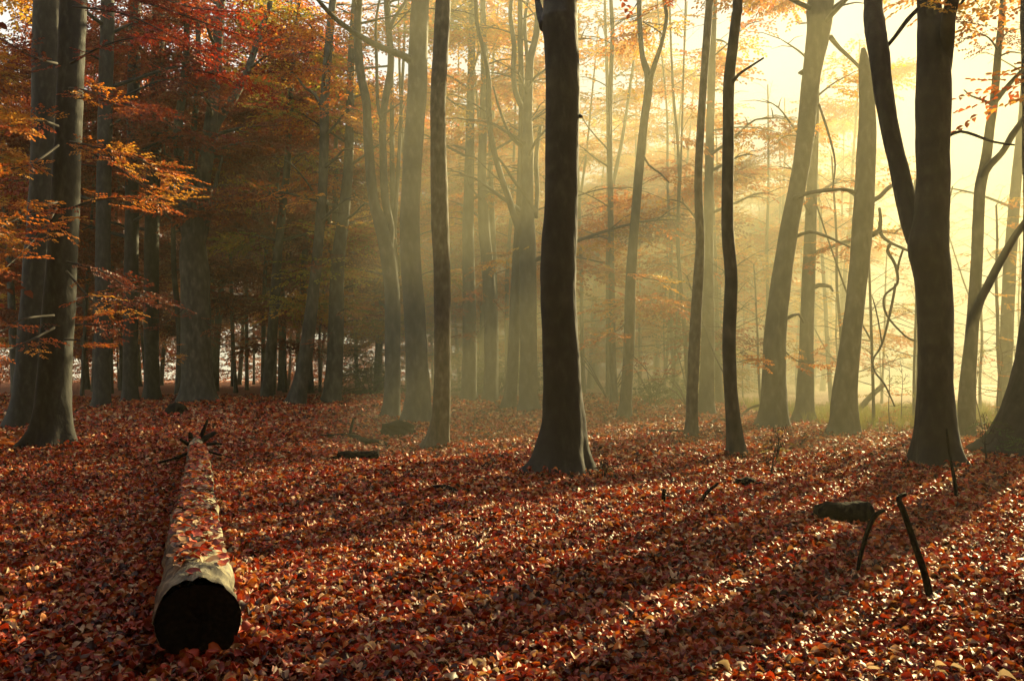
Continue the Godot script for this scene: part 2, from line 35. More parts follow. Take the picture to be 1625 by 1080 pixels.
# Background trees: [label, x, z, height, trunk radius, lowest branch, palette, lean, forked]
const FAR_TREES = [
	["first far tree from left, yellow-green leaves, left of the far left beech", -31.74, -53.95, 12.08, 0.07, 1.09, 4, -0.04, 0],
	["second far tree from left, russet leaves, left of the far left beech", -33.48, -56.97, 12.29, 0.20, 4.25, 2, 0.03, 0],
	["third far tree from left, russet leaves, left of the far left beech", -26.91, -45.93, 15.32, 0.17, 3.16, 2, -0.03, 0],
	["fourth far tree from left, russet leaves, left of the far left beech", -29.46, -50.40, 15.35, 0.09, 4.94, 2, 0.02, 1],
	["fifth far tree from left, russet leaves, left of the far left beech", -23.96, -41.01, 14.05, 0.10, 4.69, 2, 0.04, 1],
	["sixth far tree from left, dark-red leaves, left of the far left beech", -37.47, -64.41, 13.73, 0.13, 2.36, 0, -0.01, 0],
	["seventh far tree from left, golden leaves, left of the far left beech", -16.34, -29.02, 15.80, 0.20, 2.86, 3, -0.05, 1],
	["eighth far tree from left, russet leaves, left of the far left beech", -33.92, -60.33, 13.06, 0.09, 3.64, 2, -0.00, 0],
	["ninth far tree from left, russet leaves, left of the far left beech", -39.72, -71.25, 15.58, 0.17, 4.72, 2, 0.04, 0],
	["eighth far tree from right, russet leaves, left of the far left beech", -26.17, -49.04, 15.02, 0.09, 3.19, 2, -0.04, 0],
	["seventh far tree from right, russet leaves, left of the far left beech", -19.73, -37.10, 16.08, 0.17, 3.91, 2, -0.04, 1],
	["sixth far tree from right, dark-red leaves, left of the far left beech", -28.31, -54.17, 15.97, 0.09, 3.09, 0, 0.01, 1],
	["fifth far tree from right, russet leaves, left of the far left beech", -34.76, -66.65, 12.12, 0.07, 3.99, 2, 0.03, 0],
	["fourth far tree from right, russet leaves, left of the far left beech", -16.50, -32.22, 15.95, 0.07, 2.38, 2, 0.05, 1],
	["third far tree from right, dark-red leaves, left of the far left beech", -32.63, -63.81, 12.72, 0.20, 0.90, 0, -0.03, 0],
	["second far tree from right, russet leaves, left of the far left beech", -29.45, -57.98, 16.78, 0.13, 1.97, 2, -0.04, 0],
	["first far tree from right, dark-red leaves, left of the far left beech", -23.00, -45.38, 15.83, 0.10, 2.15, 0, 0.05, 1],
	["first far tree from left, russet leaves, between far left beech and broad forked beech", -19.69, -40.61, 15.33, 0.09, 3.95, 2, 0.01, 0],
	["second far tree from left, russet leaves, between far left beech and broad forked beech", -34.19, -71.14, 15.35, 0.10, 3.63, 2, -0.03, 1],
	["third far tree from left, russet leaves, between far left beech and broad forked beech", -24.84, -51.98, 14.03, 0.09, 1.81, 2, -0.05, 1],
	["fourth far tree from left, dark-red leaves, between far left beech and broad forked beech", -16.34, -35.45, 16.14, 0.07, 3.42, 0, 0.02, 0],
	["fifth far tree from left, orange leaves, between far left beech and broad forked beech", -29.13, -63.92, 12.71, 0.09, 0.93, 1, -0.05, 1],
	["sixth far tree from left, dark-red leaves, between far left beech and broad forked beech", -22.55, -49.50, 14.94, 0.20, 0.91, 0, -0.03, 1],
	["seventh far tree from left, dark-red leaves, between far left beech and broad forked beech", -19.58, -43.67, 14.68, 0.13, 2.68, 0, -0.01, 1],
	["eighth far tree from left, dark-red leaves, between far left beech and broad forked beech", -16.48, -38.36, 16.82, 0.09, 2.01, 0, 0.03, 0],
	["ninth far tree from left, dark-red leaves, between far left beech and broad forked beech", -28.95, -68.69, 14.14, 0.07, 1.78, 0, -0.01, 0],
	["tenth far tree from left, russet leaves, between far left beech and broad forked beech", -23.60, -56.01, 15.55, 0.09, 2.02, 2, 0.05, 0],
	["ninth far tree from right, orange leaves, between far left beech and broad forked beech", -19.80, -47.21, 16.05, 0.10, 2.11, 1, -0.02, 0],
	["eighth far tree from right, russet leaves, between far left beech and broad forked beech", -24.11, -60.43, 15.47, 0.17, 1.82, 2, -0.03, 0],
	["seventh far tree from right, russet leaves, between far left beech and broad forked beech", -20.38, -52.04, 16.29, 0.09, 4.87, 2, -0.05, 0],
	["sixth far tree from right, dark-red leaves, between far left beech and broad forked beech", -16.02, -41.54, 14.72, 0.17, 2.18, 0, -0.03, 0],
	["fifth far tree from right, dark-red leaves, between far left beech and broad forked beech", -24.50, -65.07, 14.99, 0.17, 0.91, 0, 0.04, 1],
	["fourth far tree from right, orange leaves, between far left beech and broad forked beech", -21.04, -58.40, 16.54, 0.07, 2.12, 1, 0.04, 1],
	["third far tree from right, russet leaves, between far left beech and broad forked beech", -12.26, -34.28, 14.12, 0.13, 3.81, 2, -0.04, 0],
	["second far tree from right, dark-red leaves, between far left beech and broad forked beech", -21.33, -62.50, 14.36, 0.09, 2.86, 0, 0.02, 0],
	["first far tree from right, russet leaves, between far left beech and broad forked beech", -24.10, -71.07, 15.47, 0.17, 3.21, 2, -0.05, 0],
	["first far tree from left, russet leaves, between broad forked beech and slim leaning tree", -12.56, -37.57, 12.05, 0.07, 2.73, 2, 0.01, 0],
	["second far tree from left, orange leaves, between broad forked beech and slim leaning tree", -16.12, -49.31, 15.98, 0.20, 2.89, 1, 0.05, 0],
	["third far tree from left, orange leaves, between broad forked beech and slim leaning tree", -17.53, -54.17, 15.95, 0.07, 4.76, 1, -0.01, 0],
	["fourth far tree from left, russet leaves, between broad forked beech and slim leaning tree", -14.39, -45.14, 14.97, 0.20, 2.09, 2, 0.05, 0],
	["fifth far tree from left, russet leaves, between broad forked beech and slim leaning tree", -17.65, -58.77, 16.82, 0.09, 1.10, 2, -0.03, 1],
	["sixth far tree from left, orange leaves, between broad forked beech and slim leaning tree", -12.16, -41.10, 16.71, 0.09, 2.22, 1, -0.04, 0],
	["seventh far tree from left, dark-red leaves, between broad forked beech and slim leaning tree", -19.82, -67.74, 15.57, 0.17, 3.41, 0, 0.05, 0],
	["eighth far tree from left, russet leaves, between broad forked beech and slim leaning tree", -13.35, -47.00, 17.00, 0.10, 5.50, 2, 0.00, 1],
	["ninth far tree from left, dark-red leaves, between broad forked beech and slim leaning tree", -19.87, -71.78, 12.31, 0.10, 3.59, 0, -0.04, 0],
	["ninth far tree from right, russet leaves, between broad forked beech and slim leaning tree", -10.13, -38.00, 17.00, 0.10, 5.50, 2, 0.00, 1],
	["eighth far tree from right, yellow-green leaves, between broad forked beech and slim leaning tree", -8.41, -31.99, 16.50, 0.20, 1.85, 4, 0.06, 0],
	["seventh far tree from right, orange leaves, between broad forked beech and slim leaning tree", -14.11, -54.67, 16.72, 0.17, 1.87, 1, -0.03, 1],
	["sixth far tree from right, dark-red leaves, between broad forked beech and slim leaning tree", -9.24, -36.18, 13.07, 0.07, 1.13, 0, 0.04, 0],
	["fifth far tree from right, russet leaves, between broad forked beech and slim leaning tree", -13.99, -55.00, 17.00, 0.10, 5.50, 2, 0.00, 1],
	["fourth far tree from right, dark-red leaves, between broad forked beech and slim leaning tree", -11.51, -46.50, 16.14, 0.17, 4.46, 0, -0.01, 0],
	["third far tree from right, russet leaves, between broad forked beech and slim leaning tree", -10.47, -43.00, 17.00, 0.10, 5.50, 2, 0.00, 1],
	["second far tree from right, russet leaves, between broad forked beech and slim leaning tree", -12.38, -51.32, 14.52, 0.09, 4.49, 2, -0.06, 0],
	["first far tree from right, russet leaves, between broad forked beech and slim leaning tree", -16.03, -66.96, 12.41, 0.09, 3.88, 2, 0.01, 0],
	["first far tree from left, russet leaves, between slim leaning tree and hazy straight tree", -14.38, -62.98, 15.39, 0.17, 1.73, 2, -0.01, 0],
	["second far tree from left, russet leaves, between slim leaning tree and hazy straight tree", -8.50, -39.17, 14.43, 0.20, 3.23, 2, -0.02, 0],
	["second far tree from right, russet leaves, between slim leaning tree and hazy straight tree", -11.85, -57.59, 13.42, 0.09, 2.83, 2, 0.06, 0],
	["first far tree from right, orange leaves, between slim leaning tree and hazy straight tree", -8.92, -43.36, 15.48, 0.07, 2.11, 1, 0.04, 0],
	["first far tree from left, russet leaves, between hazy straight tree and crooked twin tree", -6.64, -34.80, 13.42, 0.20, 1.64, 2, 0.01, 1],
	["second far tree from left, russet leaves, between hazy straight tree and crooked twin tree", -13.42, -70.92, 15.15, 0.09, 4.22, 2, -0.03, 1],
	["third far tree from left, dark-red leaves, between hazy straight tree and crooked twin tree", -12.46, -67.03, 14.89, 0.13, 1.90, 0, -0.06, 0],
	["fourth far tree from left, russet leaves, between hazy straight tree and crooked twin tree", -9.14, -49.79, 13.15, 0.10, 1.16, 2, -0.05, 0],
	["fourth far tree from right, russet leaves, between hazy straight tree and crooked twin tree", -8.96, -54.21, 13.16, 0.13, 2.00, 2, -0.02, 1],
	["third far tree from right, golden leaves, between hazy straight tree and crooked twin tree", -6.68, -46.27, 15.33, 0.20, 1.40, 3, 0.06, 1],
	["second far tree from right, golden leaves, between hazy straight tree and crooked twin tree", -8.54, -59.97, 15.78, 0.13, 2.14, 3, 0.02, 1],
	["first far tree from right, orange leaves, between hazy straight tree and crooked twin tree", -9.84, -69.65, 15.78, 0.10, 3.93, 1, 0.03, 1],
	["first far tree from left, golden leaves, between crooked twin tree and sunlit-edged beech", -4.95, -38.56, 12.20, 0.09, 4.40, 3, 0.04, 0],
	["second far tree from left, yellow-green leaves, between crooked twin tree and sunlit-edged beech", -3.83, -30.82, 16.73, 0.13, 1.31, 4, -0.03, 1],
	["third far tree from left, orange leaves, between crooked twin tree and sunlit-edged beech", -7.86, -63.93, 12.27, 0.09, 3.17, 1, 0.01, 0],
	["fourth far tree from left, russet leaves, between crooked twin tree and sunlit-edged beech", -5.63, -51.14, 13.84, 0.20, 2.64, 2, 0.00, 1],
	["fourth far tree from right, yellow-green leaves, between crooked twin tree and sunlit-edged beech", -4.69, -43.14, 12.58, 0.10, 0.93, 4, -0.05, 0],
	["third far tree from right, orange leaves, between crooked twin tree and sunlit-edged beech", -3.69, -34.05, 15.27, 0.13, 2.37, 1, -0.05, 0],
	["second far tree from right, orange leaves, between crooked twin tree and sunlit-edged beech", -5.26, -54.88, 16.98, 0.20, 3.30, 1, -0.01, 1],
	["first far tree from right, golden leaves, between crooked twin tree and sunlit-edged beech", -5.80, -68.62, 12.05, 0.10, 3.97, 3, -0.05, 0],
	["first far tree from left, dark-red leaves, between sunlit-edged beech and faint pair", -4.81, -59.08, 14.80, 0.10, 2.81, 0, 0.02, 0],
	["second far tree from left, orange leaves, between sunlit-edged beech and faint pair", -4.12, -62.53, 14.17, 0.10, 0.97, 1, -0.04, 0],
	["first far tree from right, golden leaves, between sunlit-edged beech and faint pair", -2.72, -48.48, 13.71, 0.09, 1.76, 3, -0.05, 1],
	["first far tree from left, golden leaves, between faint pair and many-limbed beech", -1.72, -40.86, 16.93, 0.10, 1.26, 3, -0.03, 0],
	["second far tree from left, yellow-green leaves, between faint pair and many-limbed beech", -1.97, -51.94, 15.40, 0.13, 1.53, 4, 0.02, 0],
	["third far tree from left, golden leaves, between faint pair and many-limbed beech", -1.22, -37.76, 16.09, 0.20, 2.96, 3, 0.04, 0],
	["fourth far tree from left, golden leaves, between faint pair and many-limbed beech", -1.31, -66.24, 14.68, 0.10, 2.30, 3, -0.04, 0],
	["fifth far tree from left, golden leaves, between faint pair and many-limbed beech", -1.33, -70.34, 16.42, 0.13, 1.77, 3, -0.04, 1],
	["fourth far tree from right, golden leaves, between faint pair and many-limbed beech", -0.57, -31.90, 15.83, 0.13, 3.78, 3, -0.03, 1],
	["third far tree from right, golden leaves, between faint pair and many-limbed beech", -0.37, -61.55, 14.52, 0.07, 1.63, 3, 0.04, 0],
	["second far tree from right, orange leaves, between faint pair and many-limbed beech", -0.18, -34.86, 14.04, 0.09, 1.89, 1, 0.03, 0],
	["first far tree from right, golden leaves, between faint pair and many-limbed beech", 0.51, -56.20, 15.66, 0.20, 3.24, 3, -0.01, 0],
	["first far tree from left, orange leaves, between many-limbed beech and big central trunk", 0.82, -44.08, 16.36, 0.07, 1.73, 1, 0.02, 1],
	["second far tree from left, golden leaves, between many-limbed beech and big central trunk", 1.39, -48.72, 16.02, 0.10, 1.48, 3, -0.06, 0],
	["third far tree from left, orange leaves, between many-limbed beech and big central trunk", 2.31, -70.46, 13.53, 0.09, 1.82, 1, 0.04, 1],
	["second far tree from right, golden leaves, between many-limbed beech and big central trunk", 2.66, -66.32, 15.13, 0.13, 4.82, 3, -0.00, 0],
	["first far tree from right, orange leaves, between many-limbed beech and big central trunk", 2.78, -58.83, 14.97, 0.20, 3.98, 1, 0.01, 1],
	["first far tree from left, orange leaves, between big central trunk and pale forked tree", 1.77, -30.33, 15.77, 0.09, 1.92, 1, -0.05, 0],
	["second far tree from left, orange leaves, between big central trunk and pale forked tree", 2.43, -41.16, 13.40, 0.10, 1.17, 1, 0.04, 0],
	["third far tree from left, golden leaves, between big central trunk and pale forked tree", 3.95, -62.20, 16.82, 0.09, 2.63, 3, 0.04, 0],
	["fourth far tree from left, golden leaves, between big central trunk and pale forked tree", 2.78, -36.09, 15.17, 0.09, 2.19, 3, 0.00, 1],
	["fourth far tree from right, golden leaves, between big central trunk and pale forked tree", 4.35, -52.13, 14.55, 0.20, 3.06, 3, 0.06, 0],
	["third far tree from right, orange leaves, between big central trunk and pale forked tree", 6.35, -70.11, 13.03, 0.20, 1.66, 1, 0.05, 1],
	["second far tree from right, golden leaves, between big central trunk and pale forked tree", 3.44, -33.01, 16.96, 0.13, 0.99, 3, 0.01, 1],
	["first far tree from right, yellow-green leaves, between big central trunk and pale forked tree", 7.10, -65.72, 14.52, 0.10, 4.95, 4, -0.00, 0],
	["first far tree from left, orange leaves, between pale forked tree and patchy-barked tree", 6.86, -57.20, 14.29, 0.09, 1.67, 1, 0.03, 1],
	["second far tree from left, golden leaves, between pale forked tree and patchy-barked tree", 7.77, -60.97, 14.96, 0.07, 2.29, 3, -0.04, 0],
	["third far tree from left, golden leaves, between pale forked tree and patchy-barked tree", 6.32, -46.29, 16.88, 0.10, 1.09, 3, -0.02, 1],
	["fourth far tree from left, golden leaves, between pale forked tree and patchy-barked tree", 8.14, -53.01, 13.96, 0.10, 1.59, 3, 0.02, 0],
	["fifth far tree from left, dark-red leaves, between pale forked tree and patchy-barked tree", 10.65, -68.93, 14.60, 0.20, 1.91, 0, -0.05, 0],
	["sixth far tree from left, golden leaves, between pale forked tree and patchy-barked tree", 10.07, -63.63, 14.42, 0.07, 2.01, 3, -0.01, 1],
	["sixth far tree from right, golden leaves, between pale forked tree and patchy-barked tree", 6.21, -38.34, 16.51, 0.07, 2.93, 3, 0.05, 0],
	["fifth far tree from right, orange leaves, between pale forked tree and patchy-barked tree", 8.41, -48.79, 13.28, 0.13, 2.77, 1, 0.03, 1],
	["fourth far tree from right, golden leaves, between pale forked tree and patchy-barked tree", 6.11, -34.80, 16.11, 0.07, 1.30, 3, -0.03, 0],
	["third far tree from right, orange leaves, between pale forked tree and patchy-barked tree", 7.59, -42.97, 15.77, 0.10, 2.52, 1, 0.05, 1],
	["second far tree from right, yellow-green leaves, between pale forked tree and patchy-barked tree", 10.80, -57.97, 15.29, 0.17, 1.84, 4, 0.01, 0],
	["first far tree from right, orange leaves, between pale forked tree and patchy-barked tree", 5.59, -29.40, 15.34, 0.07, 2.25, 1, -0.02, 1],
	["first far tree from left, dark-red leaves, between patchy-barked tree and wavy dark tree", 12.98, -65.90, 12.67, 0.10, 4.89, 0, 0.04, 0],
	["second far tree from left, golden leaves, between patchy-barked tree and wavy dark tree", 14.35, -71.59, 16.02, 0.17, 3.64, 3, 0.06, 1],
	["third far tree from left, orange leaves, between patchy-barked tree and wavy dark tree", 12.82, -61.07, 14.56, 0.13, 1.18, 1, -0.05, 0],
	["fourth far tree from left, golden leaves, between patchy-barked tree and wavy dark tree", 9.89, -45.27, 13.95, 0.17, 2.09, 3, -0.03, 0],
	["third far tree from right, dark-red leaves, between patchy-barked tree and wavy dark tree", 7.15, -32.10, 14.93, 0.13, 1.52, 0, -0.05, 0],
	["second far tree from right, golden leaves, between patchy-barked tree and wavy dark tree", 9.08, -39.93, 12.77, 0.09, 3.94, 3, -0.04, 0],
	["first far tree from right, yellow-green leaves, between patchy-barked tree and wavy dark tree", 12.60, -53.38, 13.17, 0.17, 1.74, 4, -0.04, 0],
	["first far tree from left, orange leaves, between wavy dark tree and thick leaning beech", 16.96, -67.17, 16.80, 0.13, 3.66, 1, 0.03, 0],
	["second far tree from left, golden leaves, between wavy dark tree and thick leaning beech", 18.59, -71.21, 12.42, 0.13, 2.08, 3, 0.01, 1],
	["second far tree from right, golden leaves, between wavy dark tree and thick leaning beech", 16.13, -58.81, 13.45, 0.13, 2.69, 3, -0.04, 1],
	["first far tree from right, golden leaves, between wavy dark tree and thick leaning beech", 9.91, -35.90, 12.52, 0.09, 3.58, 3, 0.01, 0],
	["first far tree from left, golden leaves, between thick leaning beech and bare-limbed beech", 13.01, -45.70, 14.85, 0.13, 1.45, 3, 0.03, 0],
	["second far tree from left, yellow-green leaves, between thick leaning beech and bare-limbed beech", 14.15, -48.60, 14.18, 0.09, 1.57, 4, -0.01, 1],
	["third far tree from left, russet leaves, between thick leaning beech and bare-limbed beech", 18.22, -62.50, 14.11, 0.09, 1.19, 2, -0.05, 1],
	["fourth far tree from left, russet leaves, between thick leaning beech and bare-limbed beech", 16.07, -52.53, 14.36, 0.09, 4.55, 2, 0.04, 1],
	["fifth far tree from left, golden leaves, between thick leaning beech and bare-limbed beech", 23.06, -71.89, 12.42, 0.13, 0.93, 3, -0.06, 0],
	["sixth far tree from left, golden leaves, between thick leaning beech and bare-limbed beech", 17.90, -55.60, 15.79, 0.10, 1.59, 3, 0.04, 1],
	["fifth far tree from right, golden leaves, between thick leaning beech and bare-limbed beech", 22.70, -68.20, 16.92, 0.20, 4.75, 3, 0.05, 0],
	["fourth far tree from right, orange leaves, between thick leaning beech and bare-limbed beech", 22.02, -64.47, 12.03, 0.10, 2.04, 1, 0.01, 1],
	["third far tree from right, orange leaves, between thick leaning beech and bare-limbed beech", 13.12, -38.29, 13.03, 0.10, 1.37, 1, -0.03, 0],
	["second far tree from right, orange leaves, between thick leaning beech and bare-limbed beech", 14.27, -41.08, 16.28, 0.13, 2.96, 1, 0.06, 1],
	["first far tree from right, orange leaves, between thick leaning beech and bare-limbed beech", 17.41, -49.07, 14.78, 0.09, 2.11, 1, -0.00, 1],
	["lone far golden tree right of the bare-limbed beech", 21.39, -58.75, 14.69, 0.17, 2.01, 3, 0.04, 1],
]
# Twiggy thin trees in the glow, as above
const TWIGGY = [
	["first twiggy thin tree from left, between pale forked tree and patchy-barked tree", 5.50, -40.25, 7.30, 0.031, 1.29, 1, -0.01, 0],
	["second twiggy thin tree from left, between pale forked tree and patchy-barked tree", 5.95, -36.81, 7.66, 0.031, 1.24, 1, 0.03, 1],
	["second twiggy thin tree from right, between pale forked tree and patchy-barked tree", 5.70, -32.99, 4.17, 0.055, 0.79, 4, 0.04, 0],
	["first twiggy thin tree from right, between pale forked tree and patchy-barked tree", 8.34, -45.36, 3.52, 0.053, 1.46, 3, 0.04, 1],
	["lone twiggy thin tree between patchy-barked tree and wavy dark tree", 5.67, -24.19, 4.21, 0.041, 1.37, 4, 0.00, 1],
	["first twiggy thin tree from left, between wavy dark tree and thick leaning beech", 10.91, -44.08, 6.95, 0.035, 1.30, 3, 0.01, 1],
	["first twiggy thin tree from right, between wavy dark tree and thick leaning beech", 7.84, -29.29, 4.80, 0.045, 1.17, 1, -0.02, 0],
	["lone twiggy thin tree between thick leaning beech and bare-limbed beech", 12.34, -35.17, 4.25, 0.055, 1.44, 4, -0.02, 1],
	["first twiggy thin tree from left, between bare-limbed beech and big forked beech", 9.67, -27.13, 7.72, 0.056, 0.68, 4, -0.02, 0],
	["second twiggy thin tree from left, between bare-limbed beech and big forked beech", 8.94, -23.08, 6.55, 0.040, 0.81, 1, -0.00, 1],
	["third twiggy thin tree from left, between bare-limbed beech and big forked beech", 15.87, -40.06, 7.08, 0.058, 1.24, 3, 0.03, 0],
	["third twiggy thin tree from right, between bare-limbed beech and big forked beech", 17.82, -44.95, 4.04, 0.037, 1.32, 4, -0.02, 1],
	["second twiggy thin tree from right, between bare-limbed beech and big forked beech", 10.81, -25.12, 6.59, 0.039, 1.30, 3, 0.02, 1],
	["first twiggy thin tree from right, between bare-limbed beech and big forked beech", 12.71, -29.46, 5.69, 0.053, 1.19, 1, 0.05, 1],
	["first twiggy thin tree from left, between big forked beech and spindly tree", 18.74, -42.05, 5.08, 0.055, 1.37, 4, 0.05, 0],
	["first twiggy thin tree from right, between big forked beech and spindly tree", 20.16, -42.77, 3.66, 0.058, 0.59, 1, 0.00, 1],
	["first twiggy thin tree from left, between spindly tree and right edge trunk", 15.71, -31.31, 7.04, 0.053, 1.19, 3, 0.03, 1],
	["first twiggy thin tree from right, between spindly tree and right edge trunk", 12.42, -23.75, 5.72, 0.055, 0.63, 3, 0.01, 0],
	["first twiggy thin tree from left, right of the dark right edge trunk", 21.05, -38.84, 4.93, 0.038, 0.97, 3, -0.04, 0],
	["first twiggy thin tree from right, right of the dark right edge trunk", 19.20, -35.40, 6.55, 0.036, 1.44, 3, 0.05, 0],
]
# Sticks and fallen branches: [name, label, category, position, [x, y, z, radius, ...]]
const STICKS = [
	["upright_stick", "tallest crooked dark stick stuck in leaves at lower right", "stick", Vector3(2.40, 0.002, -5.36), [0.000, -0.054, 0.000, 0.020, -0.030, 0.133, -0.025, 0.019, -0.081, 0.325, -0.050, 0.018, -0.123, 0.484, -0.075, 0.016, -0.144, 0.553, -0.100, 0.015, -0.126, 0.579, -0.125, 0.013, -0.086, 0.587, -0.150, 0.010]],
	["upright_stick", "bent dark stick leaning right beside the tallest crooked stick", "stick", Vector3(2.23, 0.000, -6.08), [0.000, -0.053, 0.000, 0.013, 0.029, 0.082, -0.020, 0.015, 0.080, 0.241, -0.040, 0.015, 0.130, 0.340, -0.060, 0.015, 0.175, 0.382, -0.080, 0.013, 0.225, 0.395, -0.100, 0.010]],
	["upright_stick", "thin straight stick standing before the big forked beech", "stick", Vector3(4.63, -0.026, -9.74), [0.000, -0.051, 0.000, 0.018, 0.009, 0.186, -0.067, 0.019, -0.008, 0.476, -0.133, 0.016, -0.006, 0.737, -0.200, 0.013]],
	["upright_stick", "short leaning twig in the leaves right of the central trunk", "stick", Vector3(1.75, 0.038, -8.92), [0.000, -0.051, 0.000, 0.014, 0.105, 0.087, -0.100, 0.017, 0.187, 0.135, -0.200, 0.017, 0.277, 0.178, -0.300, 0.015]],
	["upright_stick", "tiny dark stub poking from the leaves left of leaning twig", "stick", Vector3(1.46, 0.046, -8.98), [0.000, -0.051, 0.000, 0.019, -0.006, 0.089, 0.000, 0.019, 0.007, 0.143, 0.000, 0.015]],
	["upright_stick", "short upright stub behind the dark logs left of the sunlit-edged beech", "stick", Vector3(-3.26, 0.016, -18.72), [0.000, -0.052, 0.000, 0.030, 0.028, 0.172, -0.050, 0.030, 0.069, 0.371, -0.100, 0.025]],
	["fallen_branch", "thin branch lying left from the foot of the patchy-barked tree", "branch", Vector3(3.68, 0.023, -19.56), [0.000, 0.037, 0.000, 0.053, -0.262, 0.036, -0.160, 0.047, -0.515, 0.043, -0.240, 0.047, -0.767, 0.042, -0.340, 0.034]],
	["fallen_branch", "curved twig lying left of the wavy dark tree", "branch", Vector3(5.71, 0.031, -23.56), [0.000, 0.028, 0.000, 0.040, -0.221, 0.064, -0.560, 0.041, -0.526, 0.062, -0.280, 0.040, -1.200, 0.097, 2.220, 0.029]],
	["fallen_branch", "dark knotted branch on the leaves left of the central trunk", "branch", Vector3(-0.97, 0.023, -10.24), [0.000, 0.015, 0.000, 0.021, 0.126, 0.020, 0.020, 0.038, 0.281, 0.016, 0.080, 0.048, 0.413, -0.011, 0.240, 0.027, 0.538, -0.027, 0.340, 0.013]],
	["fallen_branch", "long dark branch lying by the logs left of the crooked twin tree", "branch", Vector3(-3.72, 0.010, -18.26), [0.000, 0.039, 0.000, 0.056, 0.299, 0.045, -0.380, 0.050, 0.599, 0.023, -0.240, 0.056, 1.064, 0.009, 0.920, 0.070, 1.289, -0.004, 0.860, 0.059, 1.553, -0.052, 1.360, 0.029]],
	["fallen_branch", "pale twig lying at the foot of the bare-limbed beech", "branch", Vector3(6.69, -0.025, -19.50), [0.000, 0.018, 0.000, 0.026, 0.391, 0.050, -0.740, 0.027, 1.322, 0.013, -2.920, 0.023]],
	["fallen_branch", "thin twig lying beside the short dark log at right", "branch", Vector3(2.53, 0.008, -8.38), [0.000, 0.008, 0.000, 0.011, 0.136, 0.003, -0.020, 0.017, 0.277, -0.004, -0.020, 0.017]],
	["fallen_branch", "small twig lying left of central trunk foot", "branch", Vector3(-0.05, -0.027, -9.98), [0.000, 0.007, 0.000, 0.010, 0.069, 0.035, -0.920, 0.015, 0.174, 0.060, -1.880, 0.012]],
	["dead_branch", "dead arching branch behind the wavy dark tree", "branch", Vector3(6.77, 0.135, -27.48), [0.000, -0.051, 0.000, 0.028, 0.236, 0.126, -0.050, 0.037, 0.529, 0.217, -0.100, 0.037, 0.859, 0.271, -0.150, 0.028, 1.115, 0.176, -0.200, 0.028]],
	["dead_branch", "straight pale pole leaning beside the bare-limbed beech", "branch", Vector3(10.31, 0.001, -28.36), [0.000, -0.051, 0.000, 0.086, 0.513, 0.370, -0.333, 0.087, 1.036, 0.750, -0.667, 0.078, 1.367, 0.922, -1.000, 0.069]],
]
# Lumps: [name, label, category, x, z, width, height, turn]
const LUMPS = [
	["short_log", "short black log lying in the leaves behind the bent stick", "log", 2.90, -8.20, 0.488, 0.199, 0.05],
	["short_log", "long black log lying left of the sunlit-edged beech", "log", -2.27, -13.82, 0.588, 0.159, -0.10],
	["stump", "low dark stump in front of the crooked twin tree", "stump", -2.35, -19.16, 0.634, 0.259, 0.00],
	["stump", "small dark stump left of the fallen log's far end", "stump", -9.16, -25.38, 0.480, 0.274, 0.00],
	["soil_clod", "dark knobbly clod in the leaves right of the leaning twig", "clod", 2.70, -10.82, 0.234, 0.102, 0.00],
	["soil_clod", "tiny dark clod beside the larger knobbly clod", "clod", 2.82, -10.64, 0.129, 0.065, 0.00],
	["short_log", "low dark log sunk in the leaves before the bare-limbed beech", "log", 4.27, -11.26, 0.304, 0.061, 0.10],
]
